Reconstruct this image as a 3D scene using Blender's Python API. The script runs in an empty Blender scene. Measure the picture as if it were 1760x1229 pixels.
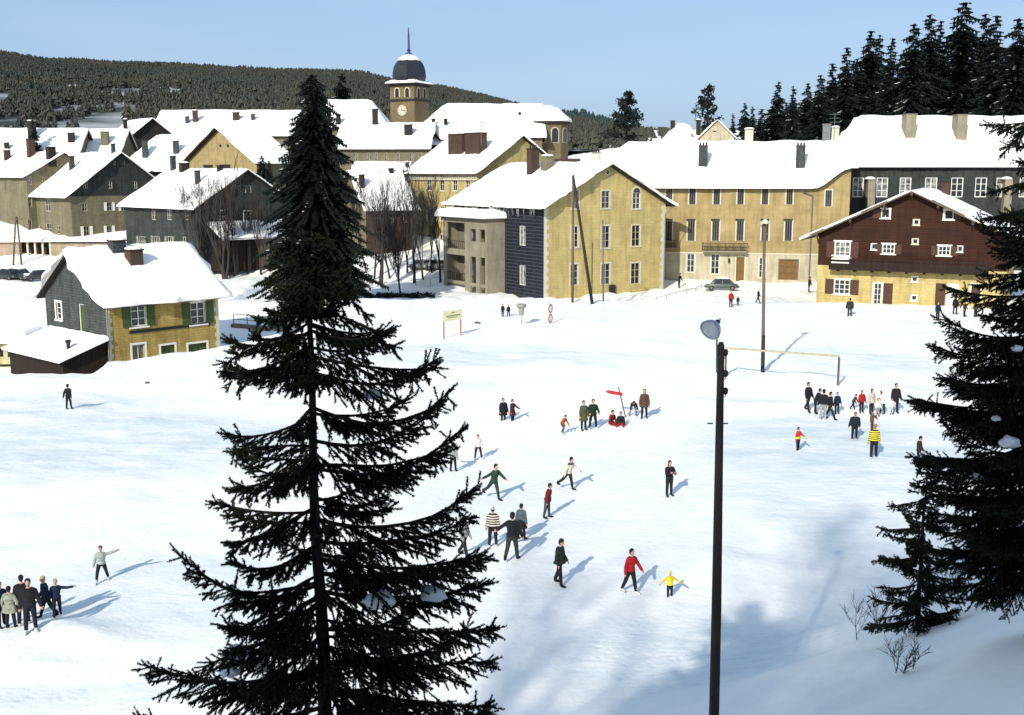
import bpy, bmesh, math, random
import numpy as np
from mathutils import Vector, Matrix, noise
random.seed(7); np.random.seed(7)
R = math.radians
scene = bpy.context.scene
COL = scene.collection

# ------------------------------------------------------------------ camera model
FPX, W, HH = 1900.0, 1760.0, 1229.0
HZ, CAMZ = 297.0, 14.3
PITCH = math.atan((HH/2-HZ)/FPX)
CP, SP = math.cos(PITCH), math.sin(PITCH)
def at(px, py, Y):
    """world point seen at photo pixel (px,py) at distance y=Y"""
    a = (px-W/2)/FPX; v = (py-HH/2)/FPX
    d = (a, CP - v*SP, -SP - v*CP)
    t = Y/d[1]
    return Vector((d[0]*t, Y, CAMZ + d[2]*t))
def row_z(py, Y): return at(880, py, Y).z
def tag(o, label=None, cat=None, group=None, kind=None):
    if label: o['label'] = label
    if cat: o['category'] = cat
    if group: o['group'] = group
    if kind: o['kind'] = kind
    return o
def empty(name, loc=(0,0,0), rz=0, label=None, cat=None, group=None):
    o = bpy.data.objects.new(name, None); COL.objects.link(o)
    o.location = loc; o.rotation_euler = (0,0,rz); o.empty_display_size = .3
    return tag(o, label, cat, group)

# ------------------------------------------------------------------ materials
MATS = {}
def mat(name, c1, c2=None, scale=4.0, rough=.8, bump=.2, bscale=None, fac=.5, metal=0, stretch=(1,1,1), spec=.3, detail=6):
    if name in MATS: return MATS[name]
    m = bpy.data.materials.new(name); m.use_nodes = True
    nt = m.node_tree; b = nt.nodes['Principled BSDF']
    b.inputs['Roughness'].default_value = rough; b.inputs['Metallic'].default_value = metal
    b.inputs['Specular IOR Level'].default_value = spec
    tc = nt.nodes.new('ShaderNodeTexCoord'); mp = nt.nodes.new('ShaderNodeMapping')
    mp.inputs['Scale'].default_value = stretch
    nt.links.new(tc.outputs['Object'], mp.inputs['Vector'])
    n = nt.nodes.new('ShaderNodeTexNoise'); n.inputs['Scale'].default_value = scale; n.inputs['Detail'].default_value = detail
    nt.links.new(mp.outputs[0], n.inputs['Vector'])
    if c2 is None: c2 = tuple(x*.72 for x in c1)
    r = nt.nodes.new('ShaderNodeValToRGB')
    r.color_ramp.elements[0].position = .5-fac*.4; r.color_ramp.elements[1].position = .5+fac*.4
    r.color_ramp.elements[0].color = (*c2,1); r.color_ramp.elements[1].color = (*c1,1)
    nt.links.new(n.outputs[0], r.inputs[0]); nt.links.new(r.outputs[0], b.inputs['Base Color'])
    if bump:
        n2 = nt.nodes.new('ShaderNodeTexNoise'); n2.inputs['Scale'].default_value = bscale or scale*3; n2.inputs['Detail'].default_value = 5
        nt.links.new(mp.outputs[0], n2.inputs['Vector'])
        bp = nt.nodes.new('ShaderNodeBump'); bp.inputs['Strength'].default_value = bump; bp.inputs['Distance'].default_value = .05
        nt.links.new(n2.outputs[0], bp.inputs['Height']); nt.links.new(bp.outputs[0], b.inputs['Normal'])
    MATS[name] = m; return m
def brickmat(name, c1, c2, mortar, bw=.6, bh=.25, rough=.85, vert=False, stain=.5, msize=.015):
    """coursed wall: stone blocks, slates or boards, mapped in the wall's own metres (uv)"""
    if name in MATS: return MATS[name]
    m = bpy.data.materials.new(name); m.use_nodes = True
    nt = m.node_tree; b = nt.nodes['Principled BSDF']; b.inputs['Roughness'].default_value = rough
    b.inputs['Specular IOR Level'].default_value = .25
    uv = nt.nodes.new('ShaderNodeUVMap'); mp = nt.nodes.new('ShaderNodeMapping')
    if vert: mp.inputs['Rotation'].default_value = (0,0,R(90))
    nt.links.new(uv.outputs[0], mp.inputs['Vector'])
    br = nt.nodes.new('ShaderNodeTexBrick'); br.inputs['Scale'].default_value = 1
    br.inputs['Brick Width'].default_value = bw; br.inputs['Row Height'].default_value = bh
    br.inputs['Mortar Size'].default_value = msize; br.inputs['Mortar Smooth'].default_value = .3
    br.inputs['Color1'].default_value = (*c1,1); br.inputs['Color2'].default_value = (*c2,1); br.inputs['Mortar'].default_value = (*mortar,1)
    nt.links.new(mp.outputs[0], br.inputs['Vector'])
    n = nt.nodes.new('ShaderNodeTexNoise'); n.inputs['Scale'].default_value = .45; n.inputs['Detail'].default_value = 8; n.inputs['Roughness'].default_value=.65
    nt.links.new(uv.outputs[0], n.inputs['Vector'])
    rp = nt.nodes.new('ShaderNodeValToRGB'); rp.color_ramp.elements[0].position=.3; rp.color_ramp.elements[1].position=.7
    lo = 1-stain*.6
    rp.color_ramp.elements[0].color=(lo,lo*.98,lo*.94,1); rp.color_ramp.elements[1].color=(1.12,1.12,1.1,1)
    nt.links.new(n.outputs[0], rp.inputs[0])
    ms=nt.nodes.new('ShaderNodeMapping'); ms.inputs['Scale'].default_value=(2.2,.22,1); nt.links.new(uv.outputs[0],ms.inputs['Vector'])
    ns=nt.nodes.new('ShaderNodeTexNoise'); ns.inputs['Scale'].default_value=1; ns.inputs['Detail'].default_value=5; nt.links.new(ms.outputs[0],ns.inputs['Vector'])
    rs_=nt.nodes.new('ShaderNodeValToRGB'); rs_.color_ramp.elements[0].position=.36; rs_.color_ramp.elements[1].position=.55
    lw=1-stain*.45; rs_.color_ramp.elements[0].color=(lw,lw,lw*.98,1); rs_.color_ramp.elements[1].color=(1,1,1,1); nt.links.new(ns.outputs[0],rs_.inputs[0])
    mw=nt.nodes.new('ShaderNodeMix'); mw.data_type='RGBA'; mw.blend_type='MULTIPLY'; mw.inputs[0].default_value=1; nt.links.new(br.outputs[0],mw.inputs[6]); nt.links.new(rs_.outputs[0],mw.inputs[7])
    mx = nt.nodes.new('ShaderNodeMix'); mx.data_type='RGBA'; mx.blend_type='MULTIPLY'; mx.inputs[0].default_value=1
    nt.links.new(mw.outputs[2], mx.inputs[6]); nt.links.new(rp.outputs[0], mx.inputs[7])
    nt.links.new(mx.outputs[2], b.inputs['Base Color'])
    bp = nt.nodes.new('ShaderNodeBump'); bp.inputs['Strength'].default_value=.5; bp.inputs['Distance'].default_value=.03; bp.invert=True
    nt.links.new(br.outputs['Fac'], bp.inputs['Height']); nt.links.new(bp.outputs[0], b.inputs['Normal'])
    MATS[name]=m; return m

def snowmat(name, ground=False):
    m = bpy.data.materials.new(name); m.use_nodes=True; nt=m.node_tree; b=nt.nodes['Principled BSDF']
    b.inputs['Roughness'].default_value=.7; b.inputs['Specular IOR Level'].default_value=.25
    tc=nt.nodes.new('ShaderNodeTexCoord')
    n1=nt.nodes.new('ShaderNodeTexNoise'); n1.inputs['Scale'].default_value=.12 if ground else .5; n1.inputs['Detail'].default_value=8; n1.inputs['Roughness'].default_value=.62
    nt.links.new(tc.outputs['Object'],n1.inputs['Vector'])
    rp=nt.nodes.new('ShaderNodeValToRGB'); rp.color_ramp.elements[0].position=.34; rp.color_ramp.elements[1].position=.6
    rp.color_ramp.elements[0].color=(.86,.86,.81,1) if ground else (.93,.90,.85,1); rp.color_ramp.elements[1].color=(.97,.93,.85,1)
    nt.links.new(n1.outputs[0],rp.inputs[0])
    col = rp.outputs[0]
    if ground:
        at_=nt.nodes.new('ShaderNodeAttribute'); at_.attribute_name='ice'
        mp=nt.nodes.new('ShaderNodeMapping'); mp.inputs['Scale'].default_value=(.35,1.1,1); mp.inputs['Rotation'].default_value=(0,0,.2)
        nt.links.new(tc.outputs['Object'],mp.inputs['Vector'])
        n2=nt.nodes.new('ShaderNodeTexNoise'); n2.inputs['Scale'].default_value=.7; n2.inputs['Detail'].default_value=10; n2.inputs['Roughness'].default_value=.7
        nt.links.new(mp.outputs[0],n2.inputs['Vector'])
        r2=nt.nodes.new('ShaderNodeMapRange'); r2.inputs[1].default_value=.32; r2.inputs[2].default_value=.66
        nt.links.new(n2.outputs[0],r2.inputs[0])
        mu=nt.nodes.new('ShaderNodeMath'); mu.operation='MULTIPLY'; nt.links.new(r2.outputs[0],mu.inputs[0]); nt.links.new(at_.outputs['Fac'],mu.inputs[1])
        mx=nt.nodes.new('ShaderNodeMix'); mx.data_type='RGBA'; nt.links.new(mu.outputs[0],mx.inputs[0]); nt.links.new(col,mx.inputs[6])
        mx.inputs[7].default_value=(.47,.60,.62,1); col=mx.outputs[2]
        for rot_,sc_ in ((.35,(.25,5,1)),(-.5,(.3,6,1)),(1.2,(.3,5,1))):   # skate and sledge scratches
            mq=nt.nodes.new('ShaderNodeMapping'); mq.inputs['Rotation'].default_value=(0,0,rot_); mq.inputs['Scale'].default_value=sc_; nt.links.new(tc.outputs['Object'],mq.inputs['Vector'])
            nq=nt.nodes.new('ShaderNodeTexNoise'); nq.inputs['Scale'].default_value=.8; nq.inputs['Detail'].default_value=2; nq.inputs['Distortion'].default_value=.6; nt.links.new(mq.outputs[0],nq.inputs['Vector'])
            rq=nt.nodes.new('ShaderNodeValToRGB'); e_=rq.color_ramp.elements; e_[0].position=.485; e_[0].color=(0,0,0,1); e_[1].position=.5; e_[1].color=(1,1,1,1); e2=rq.color_ramp.elements.new(.515); e2.color=(0,0,0,1); nt.links.new(nq.outputs[0],rq.inputs[0])
            mm=nt.nodes.new('ShaderNodeMath'); mm.operation='MULTIPLY'; nt.links.new(rq.outputs[0],mm.inputs[0]); nt.links.new(at_.outputs['Fac'],mm.inputs[1])
            m5=nt.nodes.new('ShaderNodeMix'); m5.data_type='RGBA'; nt.links.new(mm.outputs[0],m5.inputs[0]); nt.links.new(col,m5.inputs[6]); m5.inputs[7].default_value=(.55,.62,.64,1); col=m5.outputs[2]
        a2=nt.nodes.new('ShaderNodeAttribute'); a2.attribute_name='dirt'
        mu2=nt.nodes.new('ShaderNodeMath'); mu2.operation='MULTIPLY'; nt.links.new(r2.outputs[0],mu2.inputs[0]); nt.links.new(a2.outputs['Fac'],mu2.inputs[1])
        m3=nt.nodes.new('ShaderNodeMix'); m3.data_type='RGBA'; nt.links.new(mu2.outputs[0],m3.inputs[0]); nt.links.new(col,m3.inputs[6])
        m3.inputs[7].default_value=(.36,.35,.31,1); col=m3.outputs[2]
    nt.links.new(col,b.inputs['Base Color'])
    nb=nt.nodes.new('ShaderNodeTexNoise'); nb.inputs['Scale'].default_value=1.1 if ground else 1.6; nb.inputs['Detail'].default_value=9; nb.inputs['Roughness'].default_value=.62
    nt.links.new(tc.outputs['Object'],nb.inputs['Vector'])
    bp=nt.nodes.new('ShaderNodeBump'); bp.inputs['Strength'].default_value=.42 if ground else .45; bp.inputs['Distance'].default_value=.17
    hh=nb.outputs[0]
    if ground:   # trodden footprints in patches
        vo=nt.nodes.new('ShaderNodeTexVoronoi'); vo.inputs['Scale'].default_value=2.5; nt.links.new(tc.outputs['Object'],vo.inputs['Vector'])
        rv=nt.nodes.new('ShaderNodeMapRange'); rv.inputs[1].default_value=.12; rv.inputs[2].default_value=.34; nt.links.new(vo.outputs['Distance'],rv.inputs[0])
        nm=nt.nodes.new('ShaderNodeTexNoise'); nm.inputs['Scale'].default_value=.09; nm.inputs['Detail'].default_value=4; nt.links.new(tc.outputs['Object'],nm.inputs['Vector'])
        rm=nt.nodes.new('ShaderNodeMapRange'); rm.inputs[1].default_value=.48; rm.inputs[2].default_value=.6; nt.links.new(nm.outputs[0],rm.inputs[0])
        iv=nt.nodes.new('ShaderNodeMath'); iv.operation='SUBTRACT'; iv.inputs[0].default_value=1; nt.links.new(rv.outputs[0],iv.inputs[1])
        ml=nt.nodes.new('ShaderNodeMath'); ml.operation='MULTIPLY'; nt.links.new(iv.outputs[0],ml.inputs[0]); nt.links.new(rm.outputs[0],ml.inputs[1])
        sb=nt.nodes.new('ShaderNodeMath'); sb.operation='MULTIPLY_ADD'; sb.inputs[1].default_value=-.16; nt.links.new(ml.outputs[0],sb.inputs[0]); nt.links.new(hh,sb.inputs[2]); hh=sb.outputs[0]
    nt.links.new(hh,bp.inputs['Height'])
    nt.links.new(bp.outputs[0],b.inputs['Normal'])
    return m
SNOW = snowmat('roof_snow'); GSNOW = snowmat('ground_snow', True)
TSNOW = mat('tree_snow',(.85,.85,.84),(.6,.62,.62),3,.8,.2)
M = dict(
 ochre=brickmat('ochre_stone',(.46,.33,.095),(.40,.285,.08),(.30,.22,.08),.5,.22,stain=.6),
 cream=brickmat('cream_stone',(.48,.385,.16),(.44,.35,.145),(.39,.31,.135),.9,.35,stain=.42),
 tan=brickmat('tan_render',(.35,.27,.125),(.33,.25,.118),(.30,.22,.10),1.6,.6,stain=.45,msize=.008),
 pale=brickmat('pale_render',(.45,.405,.29),(.43,.385,.28),(.39,.35,.26),2,.9,stain=.45,msize=.006),
 stone=brickmat('grey_stone',(.20,.175,.11),(.17,.15,.095),(.13,.115,.08),.6,.28),
 church=brickmat('church_stone',(.19,.145,.08),(.165,.125,.07),(.12,.09,.055),.8,.4,stain=.4),
 slate=brickmat('grey_slate',(.085,.095,.09),(.055,.063,.062),(.03,.035,.045),.35,.22,stain=.7,msize=.02),
 dslate=brickmat('dark_slate',(.055,.061,.055),(.04,.045,.042),(.02,.025,.03),.4,.25,stain=.7,msize=.02),
 navy=brickmat('navy_metal',(.010,.014,.022),(.013,.017,.026),(.05,.055,.065),4,.42,rough=.6,stain=.3,msize=.05),
 wood=brickmat('brown_boards',(.050,.018,.008),(.036,.013,.006),(.018,.006,.003),3,.18,stain=.5,msize=.02),
 dwood=brickmat('dark_boards',(.03,.018,.012),(.022,.013,.009),(.01,.006,.004),3,.2,vert=True,stain=.5,msize=.02),
 concrete=brickmat('grey_concrete',(.27,.24,.175),(.25,.225,.165),(.22,.2,.15),2.5,1.1,stain=.4,msize=.008),
 brick=brickmat('red_brick',(.075,.038,.025),(.055,.028,.02),(.08,.065,.05),.25,.09,stain=.5),
 dark=mat('dark_timber',(.022,.018,.015),None,6),
 soffit=mat('roof_edge',(.03,.025,.022),None,5),
 white=mat('white_paint',(.78,.76,.68),(.66,.64,.56),3,.5,.05),
 trim=mat('stone_trim',(.56,.51,.38),(.46,.42,.31),3,.8,.2),
 glass=mat('dark_glass',(.018,.022,.028),(.01,.012,.016),1.5,.12,0,spec=.6),
 curtain=mat('curtained_glass',(.26,.27,.24),(.05,.06,.06),2.2,.3,0,fac=.3),
 green=mat('green_paint',(.05,.085,.02),(.035,.06,.015),5,.6,.1),
 bshut=mat('brown_paint',(.07,.03,.015),(.05,.02,.01),5,.6,.1),
 gshut=mat('grey_shutter',(.18,.16,.11),(.11,.1,.07),6,.7,.1),
 door=mat('varnished_door',(.17,.09,.025),(.11,.06,.018),5,.5,.1),
 metal=mat('grey_metal',(.16,.17,.18),(.1,.11,.12),4,.5,.1,metal=.3),
 pole=mat('tarred_pole',(.035,.028,.02),(.02,.016,.012),6,.85,.4,stretch=(1,1,.15)),
 lpole=mat('weathered_pole',(.14,.11,.07),(.08,.065,.045),6,.85,.4,stretch=(1,1,.15)),
 zinc=mat('zinc_dome',(.02,.024,.032),(.012,.015,.02),2,.45,.1),
 bluem=mat('blue_iron',(.03,.04,.12),None,4,.5,0),
 bark=mat('spruce_bark',(.022,.016,.013),(.010,.008,.006),9,.9,.6,stretch=(1,1,.3)),
 twig=mat('bare_twigs',(.045,.039,.036),(.026,.022,.02),9,.9,.2),
 needles=mat('dark_needles',(.020,.028,.010),(.006,.009,.004),3,.85,0),
 needles2=mat('far_needles',(.011,.019,.014),(.004,.008,.007),1.2,.9,0),
)

# ------------------------------------------------------------------ mesh helpers
def mesh_obj(name, verts, faces, m, parent=None, smooth=False, uv=None, midx=None):
    me = bpy.data.meshes.new(name); me.from_pydata([tuple(v) for v in verts], [], faces)
    ms = m if isinstance(m,(list,tuple)) else [m]
    for x in ms: me.materials.append(x)
    if midx: me.polygons.foreach_set('material_index', midx)
    if uv:
        l = me.uv_layers.new(name='UVMap'); k=0
        for p,u in zip(me.polygons, uv):
            for j,_ in enumerate(p.loop_indices): l.data[p.loop_start+j].uv = u[j]
    if smooth: me.polygons.foreach_set('use_smooth',[True]*len(me.polygons))
    me.update()
    o = bpy.data.objects.new(name, me); COL.objects.link(o)
    if parent: o.parent = parent
    return o
def tri_obj(name, T, m, parent=None):
    """T: (n,3,3) triangles, fast path"""
    T = np.asarray(T, dtype=np.float32); n=len(T)
    me = bpy.data.meshes.new(name); me.vertices.add(n*3); me.vertices.foreach_set('co', T.reshape(-1))
    me.loops.add(n*3); me.loops.foreach_set('vertex_index', np.arange(n*3,dtype=np.int32))
    me.polygons.add(n); me.polygons.foreach_set('loop_start', np.arange(0,n*3,3,dtype=np.int32))
    try: me.polygons.foreach_set('loop_total', np.full(n,3,dtype=np.int32))
    except Exception: pass
    me.materials.append(m); me.update(calc_edges=True)
    o = bpy.data.objects.new(name, me); COL.objects.link(o)
    if parent: o.parent = parent
    return o
class MB:
    """collects simple solids into one mesh"""
    def __init__(s): s.v=[]; s.f=[]; s.mi=[]
    def add(s, v, f, mi=0):
        k=len(s.v); s.v+= [Vector(x) for x in v]; s.f+=[tuple(i+k for i in q) for q in f]; s.mi+=[mi]*len(f); return s
    def box(s, a, b, mi=0, mtx=None):
        x0,y0,z0=a; x1,y1,z1=b
        v=[Vector(p) for p in ((x0,y0,z0),(x1,y0,z0),(x1,y1,z0),(x0,y1,z0),(x0,y0,z1),(x1,y0,z1),(x1,y1,z1),(x0,y1,z1))]
        if mtx: v=[mtx@p for p in v]
        return s.add(v,[(0,3,2,1),(4,5,6,7),(0,1,5,4),(1,2,6,5),(2,3,7,6),(3,0,4,7)],mi)
    def tube(s, pts, rad, n=8, mi=0):
        pts=[Vector(p) for p in pts]; rad = rad if isinstance(rad,(list,tuple)) else [rad]*len(pts)
        vs=[]; 
        for i,p in enumerate(pts):
            d=(pts[min(i+1,len(pts)-1)]-pts[max(i-1,0)])
            d = d.normalized() if d.length>1e-9 else Vector((0,0,1))
            a=d.cross(Vector((0,0,1)) if abs(d.z)<.9 else Vector((1,0,0))).normalized(); b=d.cross(a)
            for k in range(n):
                t=2*math.pi*k/n; vs.append(p+(a*math.cos(t)+b*math.sin(t))*rad[i])
        f=[]
        for i in range(len(pts)-1):
            for k in range(n):
                k2=(k+1)%n; f.append((i*n+k,i*n+k2,(i+1)*n+k2,(i+1)*n+k))
        f.append(tuple(range(n))[::-1]); f.append(tuple((len(pts)-1)*n+k for k in range(n)))
        return s.add(vs,f,mi)
    def lathe(s, prof, n=16, loc=(0,0,0), mi=0, rot=0, mtx=None):
        vs=[];f=[]
        for r,z in prof:
            for k in range(n):
                t=2*math.pi*k/n+rot; p=Vector((r*math.cos(t),r*math.sin(t),z))
                if mtx: p=mtx@p
                vs.append(p+Vector(loc))
        for i in range(len(prof)-1):
            for k in range(n):
                k2=(k+1)%n; f.append((i*n+k,i*n+k2,(i+1)*n+k2,(i+1)*n+k))
        f.append(tuple(range(n))[::-1]); f.append(tuple((len(prof)-1)*n+k for k in range(n)))
        return s.add(vs,f,mi)
    def build(s,name,m,parent=None,smooth=False,uvbox=False):
        o = mesh_obj(name,s.v,s.f,m,parent,smooth,midx=s.mi if isinstance(m,(list,tuple)) else None)
        if uvbox: boxuv(o)
        return o
def boxuv(o):
    me=o.data; l=me.uv_layers.new(name='UVMap')
    for p in me.polygons:
        n=p.normal
        for li in p.loop_indices:
            c=me.vertices[me.loops[li].vertex_index].co
            l.data[li].uv = (c.x if abs(n.y)>=abs(n.x) else c.y, c.z) if abs(n.z)<.8 else (c.x,c.y)

# ------------------------------------------------------------------ terrain
def sstep(a,b,x):
    t=max(0,min(1,(x-a)/(b-a))); return t*t*(3-2*t)
def lerp_tab(tab,x):
    if x<=tab[0][0]: return tab[0][1]
    for (a,b),(c,d) in zip(tab,tab[1:]):
        if x<=c: return b+(d-b)*(x-a)/(c-a)
    return tab[-1][1]
def G0(px,py,z=0.0):
    v=(py-HH/2)/FPX; t=(z-CAMZ)/(-SP-v*CP); return Vector(((px-880)/FPX*t,(CP-v*SP)*t,z))
def poly(pts): return [G0(*p) for p in pts]
RIDGES=[ (poly([(1215,700),(1330,698),(1440,703),(1560,708),(1650,690)]),.35,1.6),
 (poly([(0,1120),(90,1150),(200,1160),(330,1200)]),.38,.8),
 (poly([(0,660),(120,640),(260,655),(420,640)]),.3,1.8),
 (poly([(90,1085),(160,1100)]),.35,.9),
 (poly([(0,720),(150,712),(330,735),(420,750)]),.16,1.2),
 (poly([(0,905),(200,870),(330,850)]),.12,1.5),
 (poly([(560,640),(760,655),(1000,668),(1220,676)]),.16,1.5),
 (poly([(1430,1130),(1490,1120)]),.55,1.0),  # mound added so its slope catches the sun as a bright patch
 (poly([(1240,960),(1340,985),(1450,1000)]),.18,.9),
 (poly([(820,1180),(960,1150),(1100,1120)]),.12,1.5)]
CREST=[(-80,74),(-45,77),(-30,79),(-24,84),(-18.6,92),(-15,103),(-12,112),(-5,115),(8,117)]
def seg_d(x,y,a,b):
    dx,dy=b.x-a.x,b.y-a.y; L=dx*dx+dy*dy
    t=max(0,min(1,((x-a.x)*dx+(y-a.y)*dy)/L)); return math.hypot(x-a.x-t*dx,y-a.y-t*dy)
def T(x,y,fine=True):
    z=0.0
    # plateau rise toward the village
    near=1-sstep(8,22,x)
    z+=sstep(62,108,y)*(.25+.75*near)
    # dip round the cottage behind the near crest (left)
    if x<-5:
        yc=lerp_tab(CREST,x)
        if yc<112: z-=2.4*sstep(yc,yc+4.5,y)*(1-sstep(99,112,y))*sstep(-14,-19,x)
        z+=((.35 if x>-30 else -.35) if x<-19 else .1)*math.exp(-((y-yc)/2.2)**2)
    # beyond the far crest
    z-=1.5*sstep(117,123,y)*near*(1 if x>-32 else .6)
    z-=.3*sstep(117,125,y)*(1-near)
    # village hill
    k=lerp_tab([(-300,1),(-14,1),(4,1),(20,.75),(60,1)],x)
    if y>140: z+=k*lerp_tab([(140,0),(150,.6),(158,2.6),(170,4.6),(200,9),(250,14),(350,24),(520,34),(1500,40),(6000,40)],y)
    # hillside the camera stands on
    d=.63*(x-9.5)-.77*(y-31.8)
    if d>-2:
        h=.6*(math.sqrt(d*d+2.2)+d)/2 if d<8 else .6*d+.04
        if h>12.2: h=12.2+(h-12.2)*.35
        z=max(z,0)+h if d>-2 else z
    if y<62 or x<-8 or True:
        for pts,h,w in RIDGES:
            if y>75: break
            for a,b in zip(pts,pts[1:]):
                dd=seg_d(x,y,a,b)
                if dd<3*w:
                    z+=h*math.exp(-(dd/w)**2)*(.7+.6*noise.noise(Vector((x*.5,y*.5,3)))) ; break
    if fine:
        amp=.03
        if y<40: amp+=.07*(1-sstep(30,40,y))
        if x<-16 and y<85: amp+=.05
        if d>0: amp+=.08
        if y>60: amp+=.1*sstep(60,75,y)
        if y>124: amp+=.15
        z+=amp*(noise.noise(Vector((x*.22,y*.22,0)))*1.5+noise.noise(Vector((x*.8,y*.8,5))))
    return z
def gnd(px,py,ymin=20,ymax=400):
    """march a photo ray to the terrain"""
    a=(px-W/2)/FPX; v=(py-HH/2)/FPX; d=Vector((a,CP-v*SP,-SP-v*CP)); d/=d.y
    y=ymin; prev=ymin
    while y<ymax:
        p=Vector((0,0,CAMZ))+d*y
        if p.z<T(p.x,p.y,False):
            lo,hi=prev,y
            for _ in range(18):
                mid=(lo+hi)/2; p=Vector((0,0,CAMZ))+d*mid
                if p.z<T(p.x,p.y,False): hi=mid
                else: lo=mid
            p=Vector((0,0,CAMZ))+d*hi; p.z=T(p.x,p.y); return p
        prev=y; y+=.25 if y<60 else .6
    return Vector((0,0,CAMZ))+d*ymax
def scl(Y,z=0): return FPX/(Y*CP+(CAMZ-z)*SP)   # px per metre

def icef(x,y):
    """cool tint strength: skated ice, plus grey-cyan patches low in the view"""
    v=0
    for (px,py,rx,ry,s) in ((180,760,300,50,.75),(90,700,150,25,.5),(800,620,260,16,.6),(1470,770,240,50,.8),(1420,850,180,60,.5),(1480,620,110,25,.45),
                            (1000,860,320,90,.22),(250,1020,260,60,.5),(120,1200,200,30,.5),(1200,1130,220,60,.55)):
        c=G0(px,py); sx=rx/scl(c.y); sy=abs(G0(px,py-ry).y-G0(px,py+ry).y)/2
        q=((x-c.x)/sx)**2+((y-c.y)/sy)**2
        if q<4: v=max(v,s*(1-sstep(.3,2.2,q)))
    return v
def dirtf(x,y):
    v=0
    for (px,py,rx,ry,s) in ((720,500,120,8,.5),(440,485,90,10,.35),(1330,515,160,8,.25),(780,480,60,14,.35)):
        c=G0(px,py); sx=rx/scl(c.y); sy=abs(G0(px,py-ry).y-G0(px,py+ry).y)/2
        q=((x-c.x)/sx)**2+((y-c.y)/sy)**2
        if q<3: v=max(v,s*(1-sstep(.3,1.8,q)))
    return v
def build_ground():
    xs=list(np.arange(-50,50.01,.5)); x=50; st=.7
    while x<3500: x+=st; st*=1.13; xs.append(x); xs.insert(0,-x)
    ys=list(np.arange(14,128,.5)); y=14; st=.6; pre=[]
    while y>-400: y-=st; st*=1.1; pre.insert(0,y)
    y=128; st=.7
    while y<6000: y+=st; st*=1.045; ys.append(y)
    ys=pre+ys; nx,ny=len(xs),len(ys)
    V=[(x,y,T(x,y)) for y in ys for x in xs]
    F=[(j*nx+i,j*nx+i+1,(j+1)*nx+i+1,(j+1)*nx+i) for j in range(ny-1) for i in range(nx-1)]
    o=mesh_obj('ground',V,F,GSNOW,smooth=True); tag(o,'snow covered skating ground and village slopes',kind='structure')
    a=o.data.attributes.new('ice','FLOAT','POINT'); a.data.foreach_set('value',[icef(v[0],v[1]) if v[1]<130 else 0 for v in V])
    a=o.data.attributes.new('dirt','FLOAT','POINT'); a.data.foreach_set('value',[dirtf(v[0],v[1]) if 90<v[1]<220 else 0 for v in V])
    return o
# ------------------------------------------------------------------ buildings
def heightslab(name, xs, ys, ztop, zbot, m, parent, smooth=False, shift=None):
    nx,ny=len(xs),len(ys); V=[];F=[]
    for y in ys:
        for x in xs:
            X,Y=(x,y) if shift is None else shift(x,y)
            V.append((X,Y,ztop(x,y)))
    for y in ys:
        for x in xs:
            X,Y=(x,y) if shift is None else shift(x,y)
            V.append((X,Y,zbot(x,y)))
    n=nx*ny; ix=lambda i,j:j*nx+i
    for j in range(ny-1):
        for i in range(nx-1):
            F.append((ix(i,j),ix(i+1,j),ix(i+1,j+1),ix(i,j+1)))
            F.append((n+ix(i,j),n+ix(i,j+1),n+ix(i+1,j+1),n+ix(i+1,j)))
    for i in range(nx-1):
        F.append((ix(i,0),n+ix(i,0),n+ix(i+1,0),ix(i+1,0)))
        F.append((ix(i,ny-1),ix(i+1,ny-1),n+ix(i+1,ny-1),n+ix(i,ny-1)))
    for j in range(ny-1):
        F.append((ix(0,j),ix(0,j+1),n+ix(0,j+1),n+ix(0,j)))
        F.append((ix(nx-1,j),n+ix(nx-1,j),n+ix(nx-1,j+1),ix(nx-1,j+1)))
    return mesh_obj(name,V,F,m,parent,smooth)
def grid(a,b,step,extra=(),edge=True):
    n=max(2,int((b-a)/step)); g=list(np.linspace(a,b,n+1))
    if edge: g+= [a+.05,a+.14,a+.3,b-.3,b-.14,b-.05]
    g+=[e for e in extra if a<e<b]
    g=sorted(g); out=[g[0]]
    for v in g[1:]:
        if v-out[-1]>.02: out.append(v)
    out[-1]=b
    return out

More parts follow.
